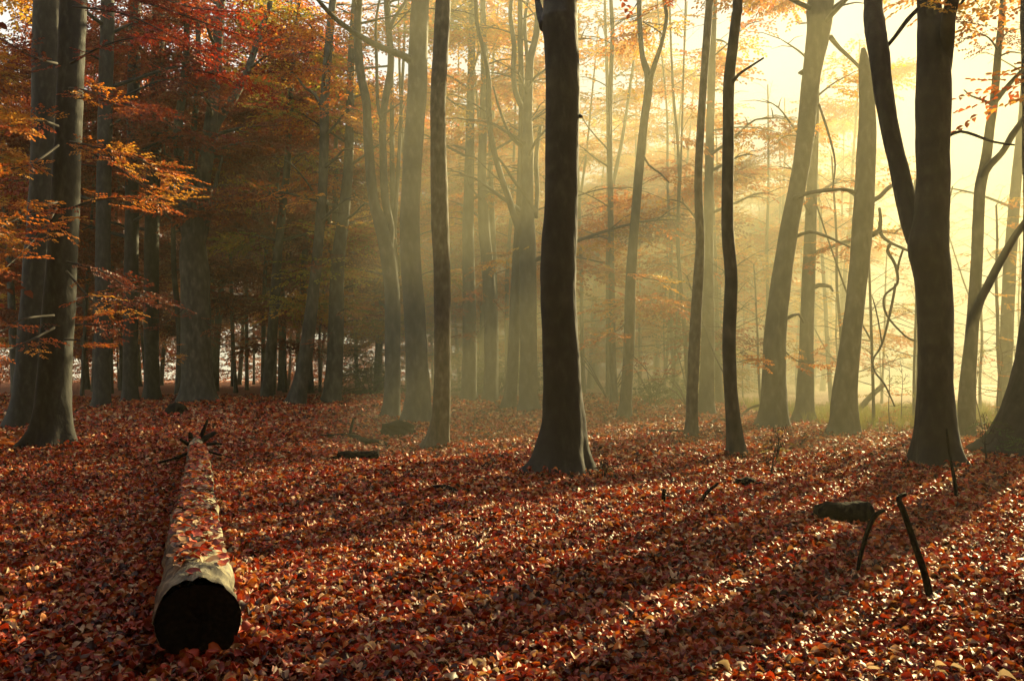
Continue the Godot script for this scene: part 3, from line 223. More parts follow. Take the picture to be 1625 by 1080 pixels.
# Leafy boughs: [palette, sprays, [x, y, z, ...] in metres from the base of its tree, number of the tree]
const BOUGHS = [
	[1, 26, [0.47, 5.36, 0.46, 1.38, 5.08, 1.03, 2.19, 4.77, 1.59, 3.02, 4.29, 2.16], 0],
	[1, 20, [0.49, 5.33, 0.46, 1.53, 4.80, 1.13, 2.35, 4.26, 1.79, 2.90, 3.95, 2.46], 0],
	[1, 10, [0.51, 4.19, 0.46, 1.13, 4.24, 0.93, 1.76, 4.19, 1.39, 2.31, 4.03, 1.86], 0],
	[2, 24, [0.45, 3.25, 0.46, 1.38, 3.01, 1.19, 2.10, 2.68, 1.93, 2.84, 2.42, 2.66], 0],
	[1, 12, [0.45, 3.09, 0.46, 1.14, 2.59, 1.13, 1.70, 2.34, 1.79, 2.14, 2.23, 2.46], 0],
	[2, 16, [0.47, 6.14, 0.46, 1.14, 5.95, 0.99, 1.89, 5.72, 1.53, 2.62, 5.41, 2.06], 0],
	[1, 5, [0.45, 6.31, 0.46, 1.00, 6.07, 1.16, 1.53, 5.79, 1.86], 0],
	[1, 3, [0.44, 1.90, 0.46, 0.97, 1.86, 1.06, 1.48, 1.82, 1.66], 0],
	[2, 4, [0.72, 2.14, 0.66, 1.46, 2.11, 1.36, 2.02, 2.04, 2.06], 0],
	[1, 26, [0.26, 4.19, 0.46, 0.55, 3.70, 1.46, 0.73, 3.16, 2.46, 0.86, 2.67, 3.46], 0],
	[1, 20, [0.26, 4.30, 0.46, 0.48, 4.00, 1.53, 0.65, 3.62, 2.59, 0.87, 3.27, 3.66], 0],
	[1, 26, [0.26, 5.64, 0.46, 0.39, 5.49, 1.39, 0.48, 5.14, 2.33, 0.52, 4.98, 3.26], 0],
	[1, 20, [0.27, 5.30, 0.46, 0.29, 4.76, 1.39, 0.39, 4.45, 2.33, 0.45, 4.06, 3.26], 0],
	[2, 9, [0.24, 2.32, 0.46, 0.24, 2.21, 1.39, 0.44, 2.01, 2.33, 0.68, 1.78, 3.26], 0],
	[1, 7, [0.25, 2.10, 0.46, 0.39, 1.75, 1.86, 0.77, 1.64, 3.26], 0],
	[0, 30, [0.48, 7.76, 0.46, 1.68, 7.31, 1.33, 2.75, 6.67, 2.19, 3.73, 5.97, 3.06], 0],
	[0, 34, [0.48, 7.99, 0.46, 1.78, 7.74, 1.33, 3.14, 7.07, 2.19, 4.38, 6.63, 3.06], 0],
	[0, 34, [0.51, 8.21, 0.46, 2.29, 7.44, 1.26, 3.60, 6.77, 2.06, 4.61, 6.23, 2.86], 0],
	[0, 18, [0.46, 6.75, 0.46, 1.42, 6.83, 1.19, 2.35, 6.67, 1.93, 3.31, 6.26, 2.66], 0],
	[2, 22, [0.22, 6.75, 0.46, 0.23, 6.57, 1.33, 0.18, 6.57, 2.19, 0.28, 6.44, 3.06], 0],
	[0, 14, [3.32, 5.92, 2.66, 3.63, 5.85, 2.73, 3.93, 5.73, 2.79, 4.19, 5.57, 2.86], 0],
	[2, 14, [0.76, 7.82, 0.04, 0.47, 8.01, 0.24, 0.10, 8.06, 0.44, -0.22, 8.09, 0.64], 22],
	[2, 16, [0.78, 7.95, 0.04, 0.85, 8.13, 0.24, 1.00, 8.12, 0.44, 1.19, 8.11, 0.64], 22],
	[2, 10, [0.75, 7.69, 0.04, 0.94, 7.75, 0.17, 1.12, 7.67, 0.31, 1.36, 7.68, 0.44], 22],
	[1, 9, [-0.10, 3.92, -0.00, -0.31, 3.65, 0.77, -0.57, 3.20, 1.53, -0.81, 2.77, 2.30], 9],
	[1, 8, [0.02, 3.33, -0.00, 0.36, 2.89, 0.63, 0.56, 2.65, 1.27, 0.75, 2.61, 1.90], 9],
	[2, 8, [0.02, 2.73, -0.00, -0.22, 2.30, 0.70, -0.48, 2.08, 1.40, -0.72, 2.08, 2.10], 9],
	[2, 10, [0.25, 4.80, 0.10, 0.01, 4.49, 0.70, -0.26, 4.26, 1.30, -0.51, 4.28, 1.90], 4],
	[2, 6, [0.16, 2.38, 0.10, -0.08, 2.05, 0.70, -0.24, 1.93, 1.30], 4],
	[1, 6, [0.16, 2.78, 0.10, 0.57, 2.94, 0.70, 0.91, 2.80, 1.30], 4],
	[1, 8, [0.10, 1.73, -0.04, -0.32, 1.56, 0.39, -0.71, 1.58, 0.83, -1.09, 1.50, 1.26], 18],
	[1, 8, [0.17, 1.95, -0.04, 0.43, 1.59, 0.26, 0.68, 1.51, 0.56, 0.79, 1.55, 0.86], 18],
	[1, 8, [0.18, 2.58, 0.04, -0.11, 2.24, 0.51, -0.47, 2.06, 0.97, -0.74, 2.12, 1.44], 13],
	[2, 7, [0.18, 1.63, 0.04, 0.43, 1.31, 0.44, 0.61, 1.00, 0.84, 0.70, 0.93, 1.24], 13],
	[3, 9, [0.22, 3.69, 0.04, 0.45, 3.49, 0.44, 0.77, 3.37, 0.84, 0.93, 3.18, 1.24], 13],
	[3, 8, [0.29, 6.04, -0.02, 0.21, 6.03, 0.63, 0.11, 5.92, 1.28], 21],
	[2, 9, [-0.27, 3.07, 0.00, -0.42, 2.63, 0.67, -0.64, 2.31, 1.33, -0.76, 2.18, 2.00], 2],
	[2, 8, [0.09, 2.67, 0.00, 0.76, 2.24, 0.75, 1.41, 2.11, 1.50], 2],
	[1, 7, [-0.06, 1.89, 0.00, -0.17, 1.48, 0.80, -0.40, 1.31, 1.60], 2],
]

var rng := RandomNumberGenerator.new()
var hum := FastNoiseLite.new()
var bark := []
var leaf_mat: StandardMaterial3D
var litter_mat: StandardMaterial3D
var twig_mat: StandardMaterial3D
var dead_mat: StandardMaterial3D
var sprays := []
var taken := {}
var lanes := FastNoiseLite.new()
const LANE_LEVEL = -0.2
# places that the sun reaches through a gap in the crowns: x, y, z and the radius of the gap
const LANES = [
	Vector4(-7.5, 2.8, -14.5, 1.6), Vector4(-8.0, 4.9, -14.5, 1.6), Vector4(-9.5, 3.6, -13.6, 1.2), Vector4(-5.5, 6.0, -13.8, 1.2),
	Vector4(-8.5, 0.0, -12.2, 0.7), Vector4(-6.5, 0.0, -11.8, 0.7), Vector4(-4.5, 0.0, -12.0, 0.8), Vector4(-2.5, 0.0, -12.4, 0.9), Vector4(-1.0, 0.0, -12.2, 0.8), Vector4(0.5, 0.0, -11.0, 0.6),
	Vector4(-9.0, 6.4, -25.0, 0.7), Vector4(-9.0, 4.3, -25.0, 0.5), Vector4(-6.0, 8.3, -26.0, 0.5), Vector4(-4.0, 3.0, -27.0, 0.8), Vector4(-1.5, 5.6, -27.0, 0.6), Vector4(-12.0, 5.6, -29.0, 0.6), Vector4(0.5, 8.2, -28.0, 0.6),
	Vector4(-1.0, 0.0, -5.6, 0.5), Vector4(0.2, 0.0, -7.6, 0.5), Vector4(1.4, 0.0, -9.0, 0.6), Vector4(3.5, 0.0, -16.5, 1.0), Vector4(2.6, 0.0, -12.5, 0.9), Vector4(4.6, 0.0, -10.0, 0.6), Vector4(-3.4, 0.2, -10.5, 0.6), Vector4(0.0, 0.0, -16.0, 1.0),
]

# leaf colours by palette (linear base colours): dark red, orange, russet, golden, yellow-green
const LEAVES = [
	[Color(0.20, 0.02, 0.014), Color(0.27, 0.035, 0.018), Color(0.13, 0.018, 0.014), Color(0.30, 0.06, 0.02)],
	[Color(0.52, 0.17, 0.03), Color(0.58, 0.24, 0.04), Color(0.45, 0.11, 0.025), Color(0.60, 0.32, 0.06)],
	[Color(0.22, 0.055, 0.022), Color(0.18, 0.04, 0.018), Color(0.28, 0.09, 0.028), Color(0.15, 0.035, 0.018)],
	[Color(0.62, 0.36, 0.05), Color(0.60, 0.28, 0.04), Color(0.55, 0.40, 0.07), Color(0.58, 0.22, 0.04)],
	[Color(0.36, 0.34, 0.06), Color(0.48, 0.38, 0.06), Color(0.25, 0.27, 0.05), Color(0.55, 0.33, 0.05)],
	[Color(0.045, 0.10, 0.03), Color(0.06, 0.13, 0.035), Color(0.03, 0.08, 0.03), Color(0.09, 0.15, 0.04)],
]

func lin(r: float, g: float, b: float) -> Color:
	return Color(r, g, b).linear_to_srgb()

func numbered(called: String) -> String:
	var n: int = taken.get(called, 0)
	taken[called] = n + 1
	return called if n == 0 else "%s_%03d" % [called, n]

func thing(called: String, label: String, category: String, at: Vector3, group := "") -> Node3D:
	var o := Node3D.new()
	o.name = numbered(called)
	add_child(o)
	o.position = at
	tag(o, label, category, group)
	return o

func tag(o: Node3D, label: String, category: String, group := "") -> void:
	o.set_meta("label", label)
	o.set_meta("category", category)
	if group:
		o.set_meta("group", group)

func part(called: String, mesh: Mesh, m: Material, parent: Node3D) -> MeshInstance3D:
	var o := MeshInstance3D.new()
	o.name = called
	o.mesh = mesh
	o.material_override = m
	parent.add_child(o, true)
	return o

func smooth(a: float, b: float, x: float) -> float:
	return smoothstep(a, b, x)

func ground_y(x: float, z: float) -> float:
	var d := -z
	var rise := 0.45 * smoothstep(17.0, 33.0, d) * (1.0 - smoothstep(0.12, 0.34, x / maxf(d, 4.0)))
	var bumps := 0.05 * sin(x * 0.9 + 0.7 * sin(z * 0.6)) * sin(z * 0.75 + 1.3) + 0.03 * sin(x * 2.1 + z * 0.8) * sin(z * 1.7 - x * 0.6)
	return rise + bumps * smoothstep(1.5, 5.0, d + 2.0)

func litter_y(x: float, z: float) -> float:
	return ground_y(x, z) + 0.03 * hum.get_noise_2d(x * 42.0, z * 42.0) + 0.02 * hum.get_noise_2d(x * 170.0, z * 170.0 + 50.0)

func on_ground(x: float, z: float) -> Vector3:
	return Vector3(x, ground_y(x, z), z)

# ------------------------------------------------------------------ materials
func noise_tex(freq: float, seed_: int, ramp: Array, size := 512, kind := FastNoiseLite.TYPE_SIMPLEX_SMOOTH, octaves := 5, normal := false, strength := 4.0) -> NoiseTexture2D:
	var n := FastNoiseLite.new()
	n.noise_type = kind
	n.frequency = freq
	n.seed = seed_
	n.fractal_octaves = octaves
	var t := NoiseTexture2D.new()
	t.width = size
	t.height = size
	t.seamless = true
	t.noise = n
	if normal:
		t.as_normal_map = true
		t.bump_strength = strength
	elif ramp:
		var g := Gradient.new()
		g.offsets = PackedFloat32Array(ramp[0])
		g.colors = PackedColorArray(ramp[1])
		t.color_ramp = g
	return t

func make_materials() -> void:
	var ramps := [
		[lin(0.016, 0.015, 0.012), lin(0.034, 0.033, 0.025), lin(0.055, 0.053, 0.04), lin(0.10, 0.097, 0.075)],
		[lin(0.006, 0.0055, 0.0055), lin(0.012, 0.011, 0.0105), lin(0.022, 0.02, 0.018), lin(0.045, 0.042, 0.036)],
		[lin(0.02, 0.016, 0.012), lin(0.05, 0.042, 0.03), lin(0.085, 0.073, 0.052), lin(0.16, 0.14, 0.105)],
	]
	var bumps := noise_tex(0.012, 5, [], 512, FastNoiseLite.TYPE_SIMPLEX_SMOOTH, 6, true, 5.0)
	for i in 3:
		var m := StandardMaterial3D.new()
		m.albedo_texture = noise_tex(0.009 + 0.003 * i, 11 + i, [[0.12, 0.42, 0.62, 0.9], ramps[i]], 512, FastNoiseLite.TYPE_SIMPLEX_SMOOTH, 6)
		m.uv1_triplanar = true
		m.uv1_scale = Vector3(1.1, 0.45, 1.1)
		m.normal_enabled = true
		m.normal_texture = bumps
		m.normal_scale = 1.0
		m.roughness = 0.85
		bark.append(m)
	leaf_mat = StandardMaterial3D.new()
	leaf_mat.vertex_color_use_as_albedo = true
	leaf_mat.roughness = 0.55
	leaf_mat.backlight_enabled = true
	leaf_mat.backlight = Color(1.0, 0.92, 0.75)
	litter_mat = StandardMaterial3D.new()
	litter_mat.vertex_color_use_as_albedo = true
	litter_mat.roughness = 0.55
	litter_mat.metallic_specular = 0.4
	litter_mat.backlight_enabled = true
	litter_mat.backlight = Color(0.7, 0.6, 0.45)
	twig_mat = StandardMaterial3D.new()
	twig_mat.albedo_color = lin(0.035, 0.028, 0.022)
	twig_mat.roughness = 0.9
	dead_mat = StandardMaterial3D.new()
	dead_mat.albedo_texture = noise_tex(0.02, 31, [[0.2, 0.5, 0.85], [lin(0.004, 0.0035, 0.0035), lin(0.010, 0.008, 0.007), lin(0.034, 0.026, 0.02)]])
	dead_mat.uv1_triplanar = true
	dead_mat.uv1_scale = Vector3(3, 3, 3)
	dead_mat.normal_enabled = true
	dead_mat.normal_texture = bumps
	dead_mat.roughness = 1.0
	dead_mat.metallic_specular = 0.2
	dead_mat.normal_scale = 1.5

# ------------------------------------------------------------------ shapes
func curve(flat: Array, step: float) -> Array:
	# Catmull-Rom through [x, y, z, r, ...] -> [points, radii]
	var n := flat.size() / 4
	var c := []
	for i in n:
		c.append(Vector4(flat[i * 4], flat[i * 4 + 1], flat[i * 4 + 2], flat[i * 4 + 3]))
	var pts := PackedVector3Array()
	var rad := PackedFloat32Array()
	for i in n - 1:
		var a: Vector4 = c[maxi(i - 1, 0)]
		var b: Vector4 = c[i]
		var e: Vector4 = c[i + 1]
		var g: Vector4 = c[mini(i + 2, n - 1)]
		var far := Vector3(b.x, b.y, b.z).distance_to(Vector3(e.x, e.y, e.z))
		var k := maxi(1, int(ceil(far / step)))
		for s in k:
			var t := float(s) / k
			var q := 0.5 * ((2.0 * b) + (e - a) * t + (2.0 * a - 5.0 * b + 4.0 * e - g) * t * t + (3.0 * b - a - 3.0 * e + g) * t * t * t)
			pts.append(Vector3(q.x, q.y, q.z))
			rad.append(maxf(q.w, 0.002))
	var l: Vector4 = c[n - 1]
	pts.append(Vector3(l.x, l.y, l.z))
	rad.append(l.w)
	return [pts, rad]

func tube(st: SurfaceTool, first: int, pts: PackedVector3Array, rad: PackedFloat32Array, sides: int, rough := 0.05, flare := 0.0, closed := true) -> int:
	# adds a tapering tube with an uneven skin; returns the next free vertex number
	var n := pts.size()
	var u := Vector3.RIGHT
	var off := rng.randf() * 90.0
	var lobes := [rng.randi_range(3, 4), rng.randf() * TAU, rng.randi_range(5, 7), rng.randf() * TAU]
	st.set_smooth_group(0)
	for i in n:
		var dir := (pts[mini(i + 1, n - 1)] - pts[maxi(i - 1, 0)]).normalized()
		u = (u - dir * u.dot(dir))
		u = u.normalized() if u.length() > 0.05 else dir.cross(Vector3.FORWARD).normalized()
		var v := dir.cross(u)
		for k in sides:
			var a := TAU * k / sides
			var o := u * cos(a) + v * sin(a)
			var r := rad[i]
			if rough > 0.0:
				var q := pts[i] + o * r
				if rough > 0.15 and rad[i] > 0.03:
					r *= 1.0 + 0.09 * hum.get_noise_3d(q.x * 700.0, q.y * 700.0, q.z * 700.0)
				r *= 1.0 + rough * (hum.get_noise_3d(q.x * 60.0 + off, q.y * 16.0, q.z * 60.0) + 0.45 * hum.get_noise_3d(q.x * 190.0, q.y * 70.0 + off, q.z * 190.0))
			if flare > 0.0:
				var h := maxf(pts[i].y, 0.0)
				r += flare * exp(-h / (0.16 + flare * 0.5)) * (0.25 + 0.5 * (0.5 + 0.5 * cos(lobes[0] * a + lobes[1])) + 0.25 * cos(lobes[2] * a + lobes[3]))
			st.add_vertex(pts[i] + o * r)
	for i in n - 1:
		for k in sides:
			var a := first + i * sides + k
			var b := first + i * sides + (k + 1) % sides
			st.add_index(a)
			st.add_index(a + sides)
			st.add_index(b)
			st.add_index(b)
			st.add_index(a + sides)
			st.add_index(b + sides)
	st.add_vertex(pts[n - 1] + (pts[n - 1] - pts[n - 2]).normalized() * rad[n - 1] * 0.4)
	var tip := first + n * sides
	for k in sides:
		st.add_index(first + (n - 1) * sides + k)
		st.add_index(tip)
		st.add_index(first + (n - 1) * sides + (k + 1) % sides)
	if not closed:
		return tip + 1
	st.add_vertex(pts[0] - (pts[1] - pts[0]).normalized() * rad[0] * 0.3)
	for k in sides:
		st.add_index(first + k)
		st.add_index(first + (k + 1) % sides)
		st.add_index(tip + 1)
	return tip + 2

func done(st: SurfaceTool) -> ArrayMesh:
	st.generate_normals()
	return st.commit()

func tube_mesh(flat: Array, step: float, sides: int, rough := 0.05, flare := 0.0) -> ArrayMesh:
	var st := SurfaceTool.new()
	st.begin(Mesh.PRIMITIVE_TRIANGLES)
	var c := curve(flat, step)
	tube(st, 0, c[0], c[1], sides, rough, flare)
	return done(st)

func leaf(st: SurfaceTool, at: Vector3, dir: Vector3, up: Vector3, long: float, wide: float, tint: Color, fold := 0.25) -> void:
	# a small beech leaf: two halves folded along the rib
	var side := dir.cross(up).normalized()
	var tip := at + dir * long - up * long * 0.12
	for s in [-1.0, 1.0]:
		var p1: Vector3 = at + dir * long * 0.32 + side * s * wide * 0.5 + up * wide * fold
		var p2: Vector3 = at + dir * long * 0.70 + side * s * wide * 0.42 + up * wide * fold * 0.8
		for tri in [[at, p1, p2], [at, p2, tip]]:
			var order: Array = tri if s > 0.0 else [tri[0], tri[2], tri[1]]
			for p in order:
				st.set_color(tint)
				st.set_smooth_group(-1)
				st.add_vertex(p)

func make_sprays() -> void:
	# flat leafy twigs, as beeches carry them: a stem, side twigs and leaves left and right
	for kind in 4:
		var st := SurfaceTool.new()
		st.begin(Mesh.PRIMITIVE_TRIANGLES)
		for b in 5:
			var t0 := 0.12 + 0.17 * b
			var sgn := -1.0 if b % 2 == 0 else 1.0
			var from := Vector3(0, -0.05 * t0 * t0, -t0 * 0.75)
			var dir := Vector3(sgn * rng.randf_range(0.6, 0.95), rng.randf_range(-0.12, 0.1), -0.75).normalized()
			if b == 4:
				dir = Vector3(rng.randf_range(-0.15, 0.15), -0.1, -1).normalized()
			var far := rng.randf_range(0.26, 0.42)
			for k in 7:
				var p := from + dir * far * (k + 0.6) / 7.0
				var s := -1.0 if k % 2 == 0 else 1.0
				var d := (dir + dir.cross(Vector3.UP) * s * rng.randf_range(0.5, 1.1) + Vector3(0, rng.randf_range(-0.45, 0.15), 0)).normalized()
				var up := Vector3(rng.randf_range(-0.4, 0.4), 1, rng.randf_range(-0.4, 0.4))
				up = (up - d * up.dot(d)).normalized()
				var g := rng.randf_range(0.62, 1.25)
				leaf(st, p, d, up, rng.randf_range(0.060, 0.088), rng.randf_range(0.040, 0.056), Color(g, g * rng.randf_range(0.8, 1.12), g))
		st.generate_normals()
		sprays.append(st.commit())

func spray_node(called: String, places: Array, palette: int, parent: Node3D, kind: int) -> MultiMeshInstance3D:
	var mm := MultiMesh.new()
	mm.transform_format = MultiMesh.TRANSFORM_3D
	mm.use_colors = true
	mm.mesh = sprays[kind]
	mm.instance_count = places.size()
	var cs: Array = LEAVES[palette]
	for i in places.size():
		mm.set_instance_transform(i, places[i])
		var c: Color = cs[rng.randi() % cs.size()]
		var g := rng.randf_range(0.75, 1.2)
		mm.set_instance_color(i, Color(c.r * g, c.g * g, c.b * g))
	var o := MultiMeshInstance3D.new()
	o.name = called
	o.multimesh = mm
	o.material_override = leaf_mat
	o.set_meta("kind", "stuff")
	parent.add_child(o, true)
	return o

func spray_at(p: Vector3, out: Vector3, size: float) -> Transform3D:
	var f := Vector3(out.x, 0, out.z)
	f = f.normalized() if f.length() > 0.01 else Vector3.FORWARD
	f = f.rotated(Vector3.UP, rng.randf_range(-0.9, 0.9))
	f.y = rng.randf_range(-0.5, 0.12)
	var b := Basis.looking_at(f, Vector3(rng.randf_range(-0.35, 0.35), 1, rng.randf_range(-0.35, 0.35)))
	return Transform3D(b.scaled(Vector3.ONE * size), p)

# limbs that spread from a stem, each a tube with side twigs; returns the places for sprays
func limbs(st: SurfaceTool, first: int, stem: Array, low: float, high: float, count: int, reach: float, per: int, size: float, sides := 5) -> Array:
	var pts: PackedVector3Array = stem[0]
	var rad: PackedFloat32Array = stem[1]
	var spots := []
	var turn := rng.randf() * TAU
	for i in count:
		var h := lerpf(low, high, (i + rng.randf() * 0.8) / count)
		var j := 0
		while j < pts.size() - 1 and pts[j].y < h:
			j += 1
		turn += 2.4 + rng.randf_range(-0.5, 0.5)
		var t := clampf((h - low) / maxf(high - low, 0.5), 0.0, 1.0)
		var far := reach * rng.randf_range(0.6, 1.1) * (1.0 - 0.55 * t)
		var out := Vector3(cos(turn), 0, sin(turn))
		var rise := rng.randf_range(0.05, 0.45) + 0.5 * t
		var a := pts[j]
		var r := clampf(rad[j] * rng.randf_range(0.25, 0.42), 0.008, 0.07)
		var bend := out.cross(Vector3.UP) * rng.randf_range(-0.3, 0.3)
		var m1 := a + (out + bend * 0.5 + Vector3.UP * rise) * far * 0.35
		var m2 := a + (out + bend + Vector3.UP * rise * 0.9) * far * 0.7 + Vector3(0, rng.randf_range(-0.1, 0.1), 0)
		var e := a + (out + bend * 0.7) * far + Vector3.UP * far * (rise * 0.9 - 0.12)
		var c := curve([a.x, a.y, a.z, r, m1.x, m1.y, m1.z, r * 0.75, m2.x, m2.y, m2.z, r * 0.5, e.x, e.y, e.z, 0.005], far / 8.0)
		first = tube(st, first, c[0], c[1], sides, 0.0)
		var cp: PackedVector3Array = c[0]
		for k in 4:
			var q := cp[int(cp.size() * (0.35 + 0.16 * k))]
			var s := -1.0 if k % 2 == 0 else 1.0
			var go := (out * 0.8 + out.cross(Vector3.UP) * s + Vector3.UP * rng.randf_range(-0.2, 0.3)).normalized() * far * rng.randf_range(0.25, 0.45)
			var mid := q + go * 0.5 + Vector3(0, 0.06, 0)
			first = tube(st, first, PackedVector3Array([q, mid, q + go]), PackedFloat32Array([r * 0.4, r * 0.25, 0.004]), 4, 0.0)
			for g in per:
				var w := rng.randf_range(0.2, 1.05)
				spots.append(spray_at(q + go * w + Vector3(rng.randf_range(-0.25, 0.25), rng.randf_range(-0.15, 0.12), rng.randf_range(-0.25, 0.25)), go, size * rng.randf_range(0.8, 1.25)))
		for g in per * 2:
			spots.append(spray_at(cp[int(cp.size() * rng.randf_range(0.35, 0.99))] + Vector3(rng.randf_range(-0.2, 0.2), rng.randf_range(-0.1, 0.1), rng.randf_range(-0.2, 0.2)), out, size * rng.randf_range(0.8, 1.25)))
	return [first, spots]

# Leaf-free lanes through the canopy, in line with the low sun: where they run, light reaches the air and the floor below.
func in_lane(p: Vector3, loose: bool) -> bool:
	var along := p.x * 0.588 - p.z * 0.809
	var a := p.x * 0.809 + p.z * 0.588
	var b := 0.934 * p.y - 0.358 * along
	if lanes.get_noise_2d(a, b * 1.7) > (lerpf(LANE_LEVEL, 0.6, smoothstep(-18.0, -26.0, a)) if loose else 0.26):
		return true
	for q in LANES:
		if along > q.x * 0.588 - q.z * 0.809 + 1.5:
			var u: float = a - (q.x * 0.809 + q.z * 0.588)
			var v: float = b - (0.934 * q.y - 0.358 * (q.x * 0.588 - q.z * 0.809))
			if u * u + v * v < q.w * q.w:
				return true
	return false

func crown(parent: Node3D, spots: Array, palette: int, thin := true) -> void:
	var sets := [[], [], [], []]
	for i in spots.size():
		if in_lane(parent.position + spots[i].origin, thin):
			continue
		sets[i % 4].append(spots[i])
	for k in 4:
		if sets[k]:
			spray_node("crown", sets[k], palette, parent, k)

# ------------------------------------------------------------------ trees
func traced_tree(d: Array) -> Node3D:
	var root := thing(d[0], d[1], "tree", d[2], "beeches of the near wood")
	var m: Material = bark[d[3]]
	var depth: float = -d[2].z
	var near := depth < 20.0
	var spots := []
	for s in d[6]:
		var main: bool = s[0] == "trunk"
		var flat: Array = s[1]
		var r0: float = flat[3]
		var sides := 28 if near and main else (18 if main else 10)
		var c := curve(flat, 0.12 if near else 0.25)
		var st := SurfaceTool.new()
		st.begin(Mesh.PRIMITIVE_TRIANGLES)
		tube(st, 0, c[0], c[1], sides, 0.07 if main else 0.1, r0 * (0.55 if near else 0.35) if main else 0.0)
		part(s[0], done(st), m, root)
		var top: float = flat[flat.size() - 3]
		if d[5] and s[0] != "branch" and top > 7.0:
			var low := maxf(1.3 + 0.4 * depth + 0.8, 4.0) if depth < 24.0 else rng.randf_range(3.5, 6.0)
			low = minf(low, top - 3.0)
			var n := 11 if main else 5
			for i in n:
				var t := float(i) / n
				var tool := SurfaceTool.new()
				tool.begin(Mesh.PRIMITIVE_TRIANGLES)
				var got := limbs(tool, 0, c, lerpf(low, top, t), lerpf(low, top, t + 1.0 / n), 1, (3.6 if main else 2.4) * (1.1 - 0.55 * t), 3, 1.25)
				part("limb", done(tool), m, root)
				spots.append_array(got[1])
	if spots:
		crown(root, spots, d[4])
	return root

func grown_tree(label: String, at: Vector3, high: float, r: float, low: float, palette: int, lean: float, forked: bool, group: String, reach: float, count: int, size: float, per := 4, thin := true) -> Node3D:
	var root := thing("woodland_tree", label, "tree", at, group)
	var flat := []
	var x := 0.0
	var z := 0.0
	var n := 6
	for i in n + 1:
		var t := float(i) / n
		flat.append_array([x, -0.1 + t * high, z, lerpf(r, 0.025, pow(t, 1.1))])
		x += (lean + rng.randf_range(-0.05, 0.05)) * high / n
		z += rng.randf_range(-0.05, 0.05) * high / n
	var c := curve(flat, 0.5)
	var st := SurfaceTool.new()
	st.begin(Mesh.PRIMITIVE_TRIANGLES)
	var at_v := tube(st, 0, c[0], c[1], 10, 0.08, r * 0.5)
	var got := limbs(st, at_v, c, low, high, count, reach, per, size, 4)
	var spots: Array = got[1]
	if forked:
		var pts: PackedVector3Array = c[0]
		var j := int(pts.size() * rng.randf_range(0.3, 0.5))
		var a := rng.randf() * TAU
		var p := pts[j]
		var f2 := []
		for i in 5:
			var t := i / 4.0
			f2.append_array([p.x + cos(a) * (0.9 * t + 0.5 * sqrt(t)), p.y + t * (high * 0.92 - p.y), p.z + sin(a) * (0.9 * t + 0.5 * sqrt(t)), lerpf(r * 0.6, 0.02, t)])
		var c2 := curve(f2, 0.5)
		var v2 := tube(st, got[0], c2[0], c2[1], 8, 0.06)
		var more := limbs(st, v2, c2, p.y + 1.5, high * 0.9, maxi(3, count / 2), reach * 0.8, per, size, 4)
		spots.append_array(more[1])
	part("trunk", done(st), bark[0], root)
	crown(root, spots, palette, thin)
	return root

# ------------------------------------------------------------------ ground
func litter_leaf(kind: int) -> ArrayMesh:
	# a dry leaf, 1 long: five cross-sections, each curled and bent along its length
	var st := SurfaceTool.new()
	st.begin(Mesh.PRIMITIVE_TRIANGLES)
	st.set_smooth_group(0)
	var curl: float = [0.22, 0.55, -0.35, 0.85, 0.12][kind]
	var bend: float = [0.14, -0.22, 0.28, 0.34, -0.10][kind]
	var widths := [0.03, 0.24, 0.33, 0.26, 0.0]
	for i in 5:
		var t := i / 4.0
		var y := bend * (4.0 * t * (1.0 - t)) + 0.06 * sin(kind * 2.0 + i * 1.9)
		var w: float = widths[i]
		var twist := 0.25 * sin(kind * 1.7 + i)
		st.add_vertex(Vector3(-w, y + curl * w * (1.0 + twist), t - 0.5))
		st.add_vertex(Vector3(0, y - 0.02, t - 0.5))
		st.add_vertex(Vector3(w, y + curl * w * (1.0 - twist), t - 0.5))
	for i in 4:
		for k in 2:
			var a := i * 3 + k
			for q in [a, a + 1, a + 3, a + 1, a + 4, a + 3]:
				st.add_index(q)
	return done(st)

const LITTER = [
	Color(0.34, 0.040, 0.018), Color(0.44, 0.055, 0.02), Color(0.24, 0.028, 0.016), Color(0.15, 0.022, 0.014), Color(0.075, 0.02, 0.014),
	Color(0.50, 0.12, 0.025), Color(0.56, 0.19, 0.035), Color(0.44, 0.24, 0.11), Color(0.58, 0.40, 0.23), Color(0.28, 0.04, 0.018), Color(0.36, 0.065, 0.022), Color(0.05, 0.018, 0.014),
]

func litter_tint() -> Color:
	var c: Color = LITTER[rng.randi() % LITTER.size()]
	var g := rng.randf_range(0.7, 1.2)
	return Color(c.r * g, c.g * g, c.b * g)

func lying(p: Vector3, size: float, tilt := 0.42) -> Transform3D:
	var b := Basis.from_euler(Vector3(rng.randf_range(-tilt, tilt), rng.randf() * TAU, rng.randf_range(-tilt, tilt)))
	return Transform3D(b.scaled_local(Vector3(size * rng.randf_range(0.85, 1.15), size, size)), p)

